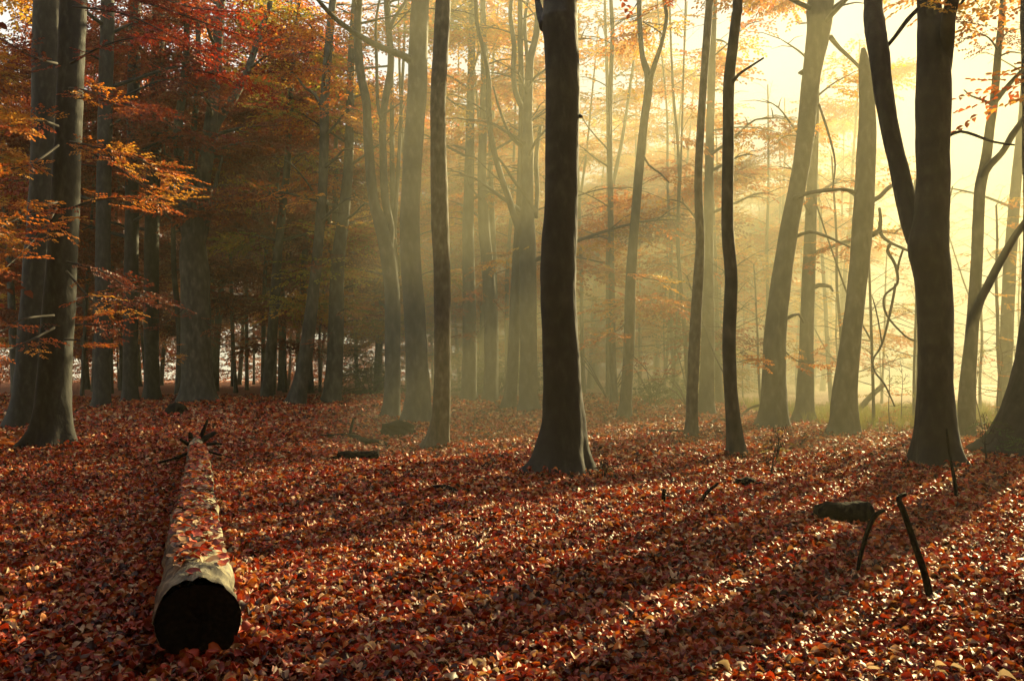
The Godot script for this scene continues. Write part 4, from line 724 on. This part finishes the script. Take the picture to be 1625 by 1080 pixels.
func make_ground(meshes: Array) -> void:
	var ground_mat := StandardMaterial3D.new()
	ground_mat.albedo_texture = noise_tex(0.045, 77, [[0.15, 0.35, 0.5, 0.65, 0.85], [lin(0.035, 0.014, 0.009), lin(0.14, 0.03, 0.015), lin(0.24, 0.06, 0.022), lin(0.34, 0.12, 0.04), lin(0.36, 0.22, 0.12)]], 1024, FastNoiseLite.TYPE_CELLULAR, 3)
	ground_mat.uv1_triplanar = true
	ground_mat.uv1_world_triplanar = true
	ground_mat.uv1_scale = Vector3(0.55, 0.55, 0.55)
	ground_mat.normal_enabled = true
	ground_mat.normal_texture = noise_tex(0.05, 78, [], 1024, FastNoiseLite.TYPE_CELLULAR, 3, true, 8.0)
	ground_mat.roughness = 0.8
	var st := SurfaceTool.new()
	st.begin(Mesh.PRIMITIVE_TRIANGLES)
	st.set_smooth_group(0)
	var xs := []
	var zs := []
	var v := -80.0
	while v <= 80.0:
		xs.append(v)
		v += 0.35 if absf(v) < 12.0 else (1.0 if absf(v) < 30.0 else 4.0)
	v = 14.0
	while v >= -110.0:
		zs.append(v)
		v -= 0.35 if v < 0.5 and v > -20.0 else (1.0 if v > -40.0 else 4.0)
	for z in zs:
		for x in xs:
			st.add_vertex(Vector3(x, ground_y(x, z) - 0.012, z))
	var w := xs.size()
	for j in zs.size() - 1:
		for i in w - 1:
			var a := j * w + i
			for q in [a, a + w, a + 1, a + 1, a + w, a + w + 1]:
				st.add_index(q)
	var ground := part("ground", done(st), ground_mat, self)
	ground.set_meta("kind", "structure")
	# the leaves that show largest, one by one
	var tints := []
	for i in 24:
		var m: StandardMaterial3D = litter_mat.duplicate()
		m.vertex_color_use_as_albedo = false
		m.albedo_color = litter_tint().linear_to_srgb()
		tints.append(m)
	for i in 300:
		var z := -rng.randf_range(2.75, 4.3)
		var x := rng.randf_range(-0.6, 0.6) * -z
		var o := part("leaf", meshes[i % 5], tints[rng.randi() % 24], ground)
		o.transform = lying(Vector3(x, litter_y(x, z) + 0.028, z), rng.randf_range(0.055, 0.08), 0.6)
	# the rest of the litter
	var places := [[], [], [], [], []]
	var bands := [[1.6, 5.0, 0.62, 0.5, 4200.0, 0.053], [5.0, 9.0, 0.60, 1.0, 2200.0, 0.060], [9.0, 14.0, 0.60, 1.0, 800.0, 0.075], [14.0, 22.0, 0.60, 1.0, 240.0, 0.10], [22.0, 34.0, 0.60, 1.0, 80.0, 0.13]]
	for b in bands:
		var area: float = (b[1] - b[0]) * (b[2] * (b[0] + b[1]) + 2.0 * b[3])
		var n := int(area * b[4])
		for i in n:
			var d := sqrt(rng.randf_range(b[0] * b[0], b[1] * b[1]))
			var half: float = d * b[2] + b[3]
			var x := rng.randf_range(-half, half)
			var tilt := 0.5 if rng.randf() < 0.7 else 1.1
			places[i % 5].append(lying(Vector3(x, litter_y(x, -d) + rng.randf_range(-0.004, 0.024), -d), b[5] * rng.randf_range(0.7, 1.25), tilt))
	for k in 5:
		var mm := MultiMesh.new()
		mm.transform_format = MultiMesh.TRANSFORM_3D
		mm.use_colors = true
		mm.mesh = meshes[k]
		mm.instance_count = places[k].size()
		for i in places[k].size():
			mm.set_instance_transform(i, places[k][i])
			mm.set_instance_color(i, litter_tint())
		var o := MultiMeshInstance3D.new()
		o.name = numbered("leaf_litter")
		o.multimesh = mm
		o.material_override = litter_mat
		add_child(o, true)
		o.set_meta("kind", "stuff")
		tag(o, "fallen red and brown beech leaves covering the forest floor", "leaf litter", "leaf litter of the forest floor")

# ------------------------------------------------------------------ the fallen log
func fallen_log(meshes: Array) -> void:
	var a := Vector3(-1.36, 0.0, -4.08)
	var b := Vector3(-4.86, 0.0, -14.4)
	a.y = ground_y(a.x, a.z) + 0.165
	b.y = ground_y(b.x, b.z) + 0.20
	var root := thing("fallen_log", "long fallen tree trunk with sawn dark end lying in the leaves", "log", a)
	var log_mat := StandardMaterial3D.new()
	log_mat.albedo_texture = noise_tex(0.014, 41, [[0.2, 0.42, 0.58, 0.8], [lin(0.03, 0.024, 0.016), lin(0.10, 0.085, 0.05), lin(0.24, 0.21, 0.12), lin(0.40, 0.36, 0.24)]], 512, FastNoiseLite.TYPE_SIMPLEX_SMOOTH, 6)
	log_mat.uv1_triplanar = true
	log_mat.uv1_scale = Vector3(1.6, 1.6, 0.9)
	log_mat.normal_enabled = true
	log_mat.normal_texture = noise_tex(0.02, 42, [], 512, FastNoiseLite.TYPE_SIMPLEX_SMOOTH, 6, true, 9.0)
	log_mat.roughness = 0.8
	var d := b - a
	var side := Vector3.UP.cross(d).normalized()
	var flat := []
	for i in 12:
		var t := i / 11.0
		var p := d * t + side * 0.018 * sin(t * 7.0) + Vector3.UP * 0.02 * sin(t * 9.0 + 1.0)
		flat.append_array([p.x, p.y, p.z, lerpf(0.17, 0.105, t) + (0.008 if i % 3 == 0 else 0.0)])
	var c := curve(flat, 0.09)
	var st := SurfaceTool.new()
	st.begin(Mesh.PRIMITIVE_TRIANGLES)
	tube(st, 0, c[0], c[1], 40, 0.2, 0.0, false)
	part("trunk", done(st), log_mat, root)
	# sawn end: shallow dished disc with a rim of bark
	var end := SurfaceTool.new()
	end.begin(Mesh.PRIMITIVE_TRIANGLES)
	end.set_smooth_group(0)
	var f := d.normalized()
	var u := side
	var w := f.cross(u)
	for ring in 6:
		for k in 30:
			var ang := TAU * k / 30.0
			var r := 0.178 * (1.0 - ring / 5.5) * (1.0 + 0.04 * sin(ang * 3.0 + ring))
			end.add_vertex((u * cos(ang) + w * sin(ang)) * r - f * (0.012 - 0.011 * ring + 0.004 * sin(ang * 5.0)))
	for ring in 5:
		for k in 30:
			var p := ring * 30 + k
			var q := ring * 30 + (k + 1) % 30
			for x in [p, q, p + 30, q, q + 30, p + 30]:
				end.add_index(x)
	end.add_vertex(f * 0.045)
	for k in 30:
		for x in [150 + k, 150 + (k + 1) % 30, 180]:
			end.add_index(x)
	part("cut_end", done(end), dead_mat, root)
	# snapped branch stubs at the far end
	var stubs := [[0.99, Vector3(0.10, 0.30, -0.1), 0.024], [0.97, Vector3(0.34, 0.03, 0.1), 0.018], [0.955, Vector3(0.46, -0.12, 0.12), 0.012], [0.985, Vector3(-0.06, 0.15, 0.05), 0.034], [0.93, Vector3(-0.10, 0.12, 0.25), 0.022], [1.0, Vector3(0.13, 0.12, -0.3), 0.036], [0.90, Vector3(-0.40, -0.14, 0.1), 0.016]]
	for s in stubs:
		var p: Vector3 = d * s[0]
		var e: Vector3 = p + s[1] * 1.25
		var m := (p + e) * 0.5 + Vector3(rng.randf_range(-0.04, 0.04), rng.randf_range(-0.03, 0.03), 0)
		part("branch_stub", tube_mesh([p.x, p.y, p.z, s[2] * 1.7, m.x, m.y, m.z, s[2] * 1.35, e.x, e.y, e.z, s[2] * 0.8], 0.05, 9, 0.2), dead_mat, root)
	# leaves that came to rest on it
	var mm := MultiMesh.new()
	mm.transform_format = MultiMesh.TRANSFORM_3D
	mm.use_colors = true
	mm.mesh = meshes[0]
	mm.instance_count = 760
	for i in 760:
		var t := rng.randf_range(0.03, 0.8) if i > 60 else rng.randf_range(0.0, 1.0)
		var r := lerpf(0.18, 0.11, t)
		var ang := rng.randf_range(-0.85, 0.75)
		var p := a + d * t + side * 0.018 * sin(t * 7.0) + Vector3.UP * 0.02 * sin(t * 9.0 + 1.0)
		p += (Vector3.UP * cos(ang) + side * sin(ang)) * (r + 0.012)
		mm.set_instance_transform(i, lying(p, rng.randf_range(0.055, 0.085), 0.5))
		mm.set_instance_color(i, litter_tint())
	var o := MultiMeshInstance3D.new()
	o.name = "log_leaf_litter"
	o.multimesh = mm
	o.material_override = litter_mat
	add_child(o)
	o.set_meta("kind", "stuff")
	tag(o, "fallen leaves resting on top of the long fallen trunk", "leaf litter")

func heaps(meshes: Array) -> void:
	var spots := []
	for d in TREES:
		var at: Vector3 = d[2]
		if at.z < -22.0:
			continue
		var r: float = d[6][0][1][3]
		var n := int(700.0 * (r + 0.12))
		for i in n:
			var a := rng.randf() * TAU
			var far := rng.randf()
			var p := at + Vector3(cos(a), 0, sin(a)) * (r * 1.15 + 0.42 * far * far)
			p.y = litter_y(p.x, p.z) + 0.10 * (1.0 - far) * rng.randf() + 0.01
			spots.append(lying(p, rng.randf_range(0.05, 0.08), 0.7))
	for i in 2600:
		var t := rng.randf_range(-0.01, 1.0)
		var far := rng.randf()
		var s := -1.0 if i % 2 == 0 else 1.0
		var p := Vector3(-1.36, 0, -4.08).lerp(Vector3(-4.86, 0, -14.4), t) + Vector3(0.947, 0, -0.321) * s * (lerpf(0.15, 0.09, t) + 0.22 * far)
		p.y = litter_y(p.x, p.z) + 0.11 * (1.0 - far) * rng.randf() + 0.01
		spots.append(lying(p, rng.randf_range(0.05, 0.075), 0.7))
	for i in 160:
		var p := Vector3(-1.30 + rng.randf_range(-0.3, 0.25), 0, -4.0 + absf(rng.randfn(0.0, 0.09)))
		p.y = litter_y(p.x, p.z) + rng.randf_range(0.0, 0.06)
		spots.append(lying(p, rng.randf_range(0.05, 0.075), 0.8))
	for k in 2:
		var mine := []
		for i in spots.size():
			if i % 2 == k:
				mine.append(spots[i])
		var mm := MultiMesh.new()
		mm.transform_format = MultiMesh.TRANSFORM_3D
		mm.use_colors = true
		mm.mesh = meshes[1 + k * 2]
		mm.instance_count = mine.size()
		for i in mine.size():
			mm.set_instance_transform(i, mine[i])
			mm.set_instance_color(i, litter_tint())
		var o := MultiMeshInstance3D.new()
		o.name = numbered("heaped_leaf_litter")
		o.multimesh = mm
		o.material_override = litter_mat
		add_child(o)
		o.set_meta("kind", "stuff")
		tag(o, "leaves heaped against the tree feet and along the fallen trunk", "leaf litter", "heaped leaf litter")

# ------------------------------------------------------------------ small things
func lump(d: Array) -> void:
	var at := on_ground(d[3], d[4])
	var wide: float = d[5]
	var high: float = d[6]
	var root := thing(d[0], d[1], d[2], at)
	root.rotation.y = d[7]
	if d[0] == "short_log":
		var r := high * 0.66
		var flat := []
		for i in 5:
			var t := i / 4.0
			flat.append_array([(t - 0.5) * wide, r * 0.42 + 0.01 * sin(i * 2.0), 0.02 * sin(i * 1.3), r * [0.8, 0.98, 1.04, 1.0, 0.85][i]])
		part("trunk", tube_mesh(flat, 0.012, 36, 0.16), dead_mat, root)
		part("branch_stub", tube_mesh([-wide * 0.45, r * 0.6, 0, r * 0.25, -wide * 0.62, r * 0.45, 0.03, r * 0.18, -wide * 0.85, r * 0.25, 0.05, r * 0.08], 0.05, 8, 0.2), dead_mat, root)
	else:
		var flat := [0, -0.03, 0, wide * 0.5, 0, high * 0.4, 0, wide * 0.46, 0.01, high * 0.8, 0, wide * 0.40, 0.01, high, 0, wide * 0.22]
		part("body", tube_mesh(flat, high * 0.1, 22, 0.5, wide * 0.12), dead_mat, root)
		if d[0] == "stump":
			part("root", tube_mesh([wide * 0.3, high * 0.25, 0, high * 0.18, wide * 0.55, high * 0.16, 0.05, high * 0.12, wide * 0.8, 0.0, 0.1, high * 0.05], 0.04, 8, 0.2), dead_mat, root)

func sapling(label: String, at: Vector3, high: float, palette: int, leaves: int, size: float) -> void:
	var root := thing("sapling", label, "sapling", at, "saplings of the undergrowth")
	var st := SurfaceTool.new()
	st.begin(Mesh.PRIMITIVE_TRIANGLES)
	var flat := []
	var x := 0.0
	for i in 5:
		flat.append_array([x, high * i / 4.0 - 0.03, 0.0, lerpf(0.018, 0.004, i / 4.0) * maxf(1.0, high * 0.5)])
		x += rng.randf_range(-0.10, 0.10) * high * 0.5
	var c := curve(flat, 0.12)
	var v := tube(st, 0, c[0], c[1], 6, 0.05)
	var got := limbs(st, v, c, high * 0.25, high, 7, high * 0.4, 0, 1.0, 4)
	part("trunk", done(st), twig_mat, root)
	var cp: PackedVector3Array = c[0]
	var spots := []
	for i in leaves:
		var p := cp[rng.randi_range(cp.size() / 4, cp.size() - 1)]
		var out := Vector3(rng.randf_range(-1, 1), 0, rng.randf_range(-1, 1))
		spots.append(spray_at(p + out * high * 0.22 + Vector3(0, rng.randf_range(-0.1, 0.2) * high, 0), out, size * rng.randf_range(0.7, 1.2)))
	if spots:
		spray_node("crown", spots, palette, root, rng.randi() % 4)

func bush(label: String, at: Vector3, wide: float, high: float, palette: int, count: int) -> void:
	var root := thing("bush", label, "bush", at, "evergreen bushes in the mist")
	var st := SurfaceTool.new()
	st.begin(Mesh.PRIMITIVE_TRIANGLES)
	var v := 0
	for i in 7:
		var a := rng.randf() * TAU
		var e := Vector3(cos(a) * wide * 0.4, high * rng.randf_range(0.6, 0.95), sin(a) * wide * 0.4)
		v = tube(st, v, PackedVector3Array([Vector3(0, -0.05, 0), e * 0.5 + Vector3(0, 0.1, 0), e]), PackedFloat32Array([0.03, 0.02, 0.006]), 5, 0.0)
	part("trunk", done(st), twig_mat, root)
	var spots := []
	for i in count:
		var a := rng.randf() * TAU
		var t := rng.randf()
		var r := wide * 0.5 * sqrt(rng.randf()) * sqrt(1.0 - 0.75 * t * t) * (0.85 + 0.3 * sin(a * 3.0 + at.x))
		spots.append(spray_at(Vector3(cos(a) * r, 0.1 + t * high * (0.8 + 0.25 * sin(a * 2.0 + at.z)), sin(a) * r), Vector3(cos(a), 0, sin(a)), rng.randf_range(0.8, 1.3)))
	crown(root, spots, palette)

func grass(label: String, x0: float, x1: float, z0: float, z1: float, count: int, high: float) -> void:
	var st := SurfaceTool.new()
	st.begin(Mesh.PRIMITIVE_TRIANGLES)
	for i in 9:
		var a := rng.randf() * TAU
		var o := Vector3(cos(a), 0, sin(a))
		var p := o * rng.randf_range(0.0, 0.06)
		var s := o.cross(Vector3.UP) * 0.006
		var h := rng.randf_range(0.6, 1.0)
		var m := p + o * 0.12 * h + Vector3.UP * h * 0.65
		var e := p + o * 0.36 * h + Vector3.UP * h
		for tri in [[p - s, m - s * 0.8, p + s], [p + s, m - s * 0.8, m + s * 0.8], [m - s * 0.8, e, m + s * 0.8]]:
			for q in tri:
				st.set_color(Color.WHITE)
				st.add_vertex(q)
	st.generate_normals()
	var mm := MultiMesh.new()
	mm.transform_format = MultiMesh.TRANSFORM_3D
	mm.use_colors = true
	mm.mesh = st.commit()
	mm.instance_count = count
	for i in count:
		var x := rng.randf_range(x0, x1)
		var z := rng.randf_range(z0, z1)
		var b := Basis(Vector3.UP, rng.randf() * TAU).scaled(Vector3(high * 1.6, high * rng.randf_range(0.6, 1.3), high * 1.6))
		mm.set_instance_transform(i, Transform3D(b, on_ground(x, z)))
		var g := rng.randf_range(0.7, 1.2)
		mm.set_instance_color(i, Color(0.16 * g, 0.22 * g, 0.04 * g).lerp(Color(0.34, 0.28, 0.08), rng.randf() * 0.5))
	var o := MultiMeshInstance3D.new()
	o.name = numbered("grass")
	o.multimesh = mm
	o.material_override = leaf_mat
	add_child(o)
	o.set_meta("kind", "stuff")
	tag(o, label, "grass")

func far_and_unseen_wood() -> void:
	var spots := []
	for i in 13000:
		var d := rng.randf_range(74.0, 100.0)
		var x := rng.randf_range(-0.75, 0.36) * d
		var y := 15.0 * rng.randf() + 0.2
		if hum.get_noise_3d(x * 5.0, y * 6.0, d * 5.0) < -0.12:
			continue
		spots.append(spray_at(on_ground(x, -d) + Vector3(0, y, 0), Vector3(rng.randf_range(-1, 1), 0, rng.randf_range(-1, 1)), rng.randf_range(2.2, 3.4)))
	for i in 5200:  # unseen foliage round the viewer, keeps sky light off the trunks
		var a := rng.randf_range(-0.12, PI + 0.9)
		var r := rng.randf_range(14.0, 19.0)
		var p := Vector3(cos(a) * r, 14.0 * rng.randf(), sin(a) * r - 3.0)
		if p.z > -6.0 or p.x < 0.0:
			spots.append(spray_at(p, p, rng.randf_range(2.4, 3.2)))
	for i in 1800:  # unseen foliage overhead, out of view, darkens the near wood
		var p := Vector3(rng.randf_range(-14, 9), rng.randf_range(11.5, 14.5), rng.randf_range(-4, 13))
		spots.append(spray_at(p, Vector3(rng.randf_range(-1, 1), 0, rng.randf_range(-1, 1)), rng.randf_range(2.0, 3.0)))
	var o := spray_node("distant_and_unseen_wood", spots, 2, self, 1)
	tag(o, "russet foliage behind the far trunks, plus unseen foliage around and above, darkening the wood", "woodland")

func undergrowth() -> void:
	bush("wide dark green bush in the mist right of the central trunk", on_ground(3.2, -31.0), 3.4, 2.1, 5, 260)
	bush("round green bush just right of the ghostly thin pole", on_ground(4.9, -32.5), 3.0, 2.4, 5, 240)
	bush("tall hazy green bush left of the patchy-barked tree", on_ground(6.0, -31.5), 2.6, 2.8, 5, 240)
	bush("low green bush between the pale forked and patchy-barked trees", on_ground(5.4, -28.5), 2.2, 1.0, 5, 130)
	bush("faint yellowish bush in the gap right of the wavy dark tree", on_ground(7.9, -36.0), 3.0, 1.9, 4, 200)
	bush("green bush far back between the faint pair and many-limbed beech", on_ground(-0.6, -36.0), 3.2, 1.8, 5, 200)
	bush("dark bush far back left of the thick grey beech", on_ground(-5.6, -37.0), 3.0, 1.8, 5, 200)
	sapling("small leafy sapling in the bright gap beside the bare-limbed beech", on_ground(9.15, -22.6), 1.7, 4, 9, 0.6)
	sapling("thin sapling with orange leaves just left of the big forked beech", on_ground(9.75, -23.4), 1.5, 1, 7, 0.6)
	sapling("bare-looking sapling at the field edge left of the big forked beech", on_ground(9.9, -22.0), 1.2, 4, 3, 0.5)
	sapling("sapling with an orange leaf cluster right of the spindly tree", on_ground(10.4, -20.6), 1.7, 1, 8, 0.5)
	sapling("dark twiggy sapling in the bright gap near the right edge", on_ground(11.0, -21.0), 2.2, 4, 8, 0.5)
	sapling("tall thin sapling beside the dark right edge trunk", on_ground(12.4, -23.5), 2.8, 4, 9, 0.6)
	sapling("tiny leafy seedling standing in the leaves before the leaning beeches", on_ground(3.85, -13.6), 0.5, 4, 4, 0.30)
	sapling("second tiny seedling left of the leafy one", on_ground(3.4, -12.2), 0.35, 4, 3, 0.25)
	sapling("small green plant at the right foot of the big forked beech", on_ground(6.9, -13.6), 0.55, 5, 12, 0.35)
	sapling("low green plant between the big forked beech and right edge trunk", on_ground(7.2, -13.0), 0.35, 5, 10, 0.3)
	sapling("tiny reddish seedling at the right foot of the central trunk", on_ground(1.12, -11.4), 0.22, 4, 4, 0.2)
	grass("sunlit yellow-green grass along the bright field edge at right", 7.6, 24.0, -33.0, -21.0, 2600, 0.42)

# ------------------------------------------------------------------ scene
func _ready() -> void:
	var cam := Camera3D.new()
	cam.name = "camera"
	cam.fov = 40.1
	cam.near = 0.1
	cam.far = 600.0
	add_child(cam)
	cam.position = Vector3(0, 1.3, 0)
	cam.rotation.x = atan(52.0 / 1480.0)
	cam.current = true

	var sun := DirectionalLight3D.new()
	sun.name = "sun"
	sun.light_energy = 1.6
	sun.light_color = Color(1.0, 0.91, 0.66)
	sun.light_angular_distance = 0.6
	sun.shadow_enabled = true
	add_child(sun)
	# towards the sun: 36 degrees right of straight ahead, 21 degrees high
	sun.look_at_from_position(Vector3(55, 36, -75), Vector3.ZERO)

	var sky := ProceduralSkyMaterial.new()
	sky.sky_top_color = Color(0.90, 0.93, 0.97)
	sky.sky_horizon_color = Color(0.97, 0.94, 0.80)
	sky.sky_curve = 0.25
	sky.ground_bottom_color = Color(0.25, 0.2, 0.15)
	sky.ground_horizon_color = Color(0.95, 0.90, 0.76)
	sky.sun_angle_max = 45.0
	sky.sun_curve = 0.3
	sky.energy_multiplier = 0.24
	var env := Environment.new()
	env.background_mode = Environment.BG_SKY
	env.sky = Sky.new()
	env.sky.sky_material = sky
	env.tonemap_mode = Environment.TONE_MAPPER_LINEAR
	env.tonemap_exposure = 5.2
	env.volumetric_fog_enabled = true
	env.volumetric_fog_density = 0.001
	env.volumetric_fog_albedo = Color(1.0, 0.97, 0.78)
	env.volumetric_fog_anisotropy = 0.5
	env.sdfgi_enabled = true
	env.ssao_enabled = true
	env.ssil_enabled = true
	var world := WorldEnvironment.new()
	world.name = "world"
	world.environment = env
	add_child(world)

	# banks of mist behind the nearest trees
	for b in [[Vector3(17, 6.5, -46), Vector3(40, 15, 65), 0.019], [Vector3(8, 5.5, -54), Vector3(60, 14, 66), 0.0075]]:
		var mist := FogVolume.new()
		mist.name = numbered("mist")
		mist.shape = RenderingServer.FOG_VOLUME_SHAPE_ELLIPSOID if b[2] < 0.01 else RenderingServer.FOG_VOLUME_SHAPE_BOX
		mist.size = b[1]
		var fm := FogMaterial.new()
		fm.density = b[2]
		fm.albedo = Color(1.0, 0.97, 0.79)
		mist.material = fm
		add_child(mist)
		mist.position = b[0]
		mist.set_meta("kind", "stuff")
		tag(mist, "sunlit mist hanging between the trees", "mist", "mist in the wood")

	rng.seed = 2024
	hum.noise_type = FastNoiseLite.TYPE_SIMPLEX_SMOOTH
	hum.frequency = 0.05
	hum.fractal_octaves = 2
	lanes.noise_type = FastNoiseLite.TYPE_SIMPLEX_SMOOTH
	lanes.frequency = 0.2
	lanes.seed = 5
	lanes.fractal_octaves = 2
	make_materials()
	make_sprays()
	var litter := []
	for k in 5:
		litter.append(litter_leaf(k))
	make_ground(litter)

	# the near wood
	var near_wood := []
	for d in TREES:
		near_wood.append(traced_tree(d))
	for b in BOUGHS:
		var q: Array = b[2]
		var n := q.size() / 3
		var flat := []
		for i in n:
			flat.append_array([q[i * 3], q[i * 3 + 1], q[i * 3 + 2], lerpf(0.022, 0.004, i / float(n - 1))])
		var c := curve(flat, 0.1)
		var bough := part("bough", tube_mesh(flat, 0.1, 6, 0.05), twig_mat, near_wood[b[3]])
		var cp: PackedVector3Array = c[0]
		var go := cp[cp.size() - 1] - cp[0]
		var spots := []
		for i in b[1]:
			var t := rng.randf_range(0.12, 1.0)
			spots.append(spray_at(cp[int((cp.size() - 1) * t)] + Vector3(rng.randf_range(-0.16, 0.16), rng.randf_range(-0.10, 0.08), rng.randf_range(-0.2, 0.2)), go, rng.randf_range(0.55, 0.9)))
		spray_node("foliage", spots, b[0], bough, rng.randi() % 4)

	# the wood behind
	for d in FAR_TREES:
		grown_tree(d[0], on_ground(d[1], d[2]), d[3], d[4], d[5], d[6], d[7], d[8] == 1, "trees of the misty background", 2.7, 13, 1.7, 4)

	far_and_unseen_wood()
	# unseen trees outside the picture, placed to shade its air and trunks
	for d in [[11.5, -8.0, 14.0], [13.0, -12.5, 14.0], [16.0, -17.0, 14.0], [19.0, -22.5, 14.5], [9.5, -3.0, 14.0], [12.0, -5.0, 14.0], [17.0, -9.5, 14.0]]:
		grown_tree("unseen tree beyond the right edge, its crown placed to shade the wood", on_ground(d[0], d[1]), d[2], 0.2, 4.5, 1, 0.0, true, "unseen trees beyond the right edge", 4.0, 18, 1.5, 6, false)
	for d in [[-13.0, -9.0, 14.0], [-12.0, -4.5, 14.0], [-10.0, 2.0, 14.0], [-4.0, 5.0, 14.0], [1.5, 6.5, 14.0], [6.0, 4.0, 14.0], [-6.5, 9.5, 14.0], [4.5, 10.5, 14.0], [11.0, 1.5, 14.0], [-1.0, 11.0, 14.0], [9.5, 8.5, 14.0], [-15.0, -3.0, 14.0], [-12.0, 8.0, 14.0]]:
		grown_tree("unseen tree behind the viewer, its crown placed to shade the wood", on_ground(d[0], d[1]), d[2], 0.22, 1.5, 2, 0.0, true, "unseen trees behind the viewer", 4.0, 18, 2.4, 4, false)

	fallen_log(litter)
	for d in STICKS:
		var root := thing(d[0], d[1], d[2], d[3])
		part("stem", tube_mesh(d[4], 0.03, 9, 0.25), dead_mat, root)
	for d in LUMPS:
		lump(d)
	heaps(litter)
	undergrowth()
	for d in TWIGGY:
		grown_tree(d[0], on_ground(d[1], d[2]), d[3], d[4], d[5], d[6], d[7], d[8] == 1, "twiggy trees in the glow", 1.8, 20, 0.75, 1, true)
	print("built")
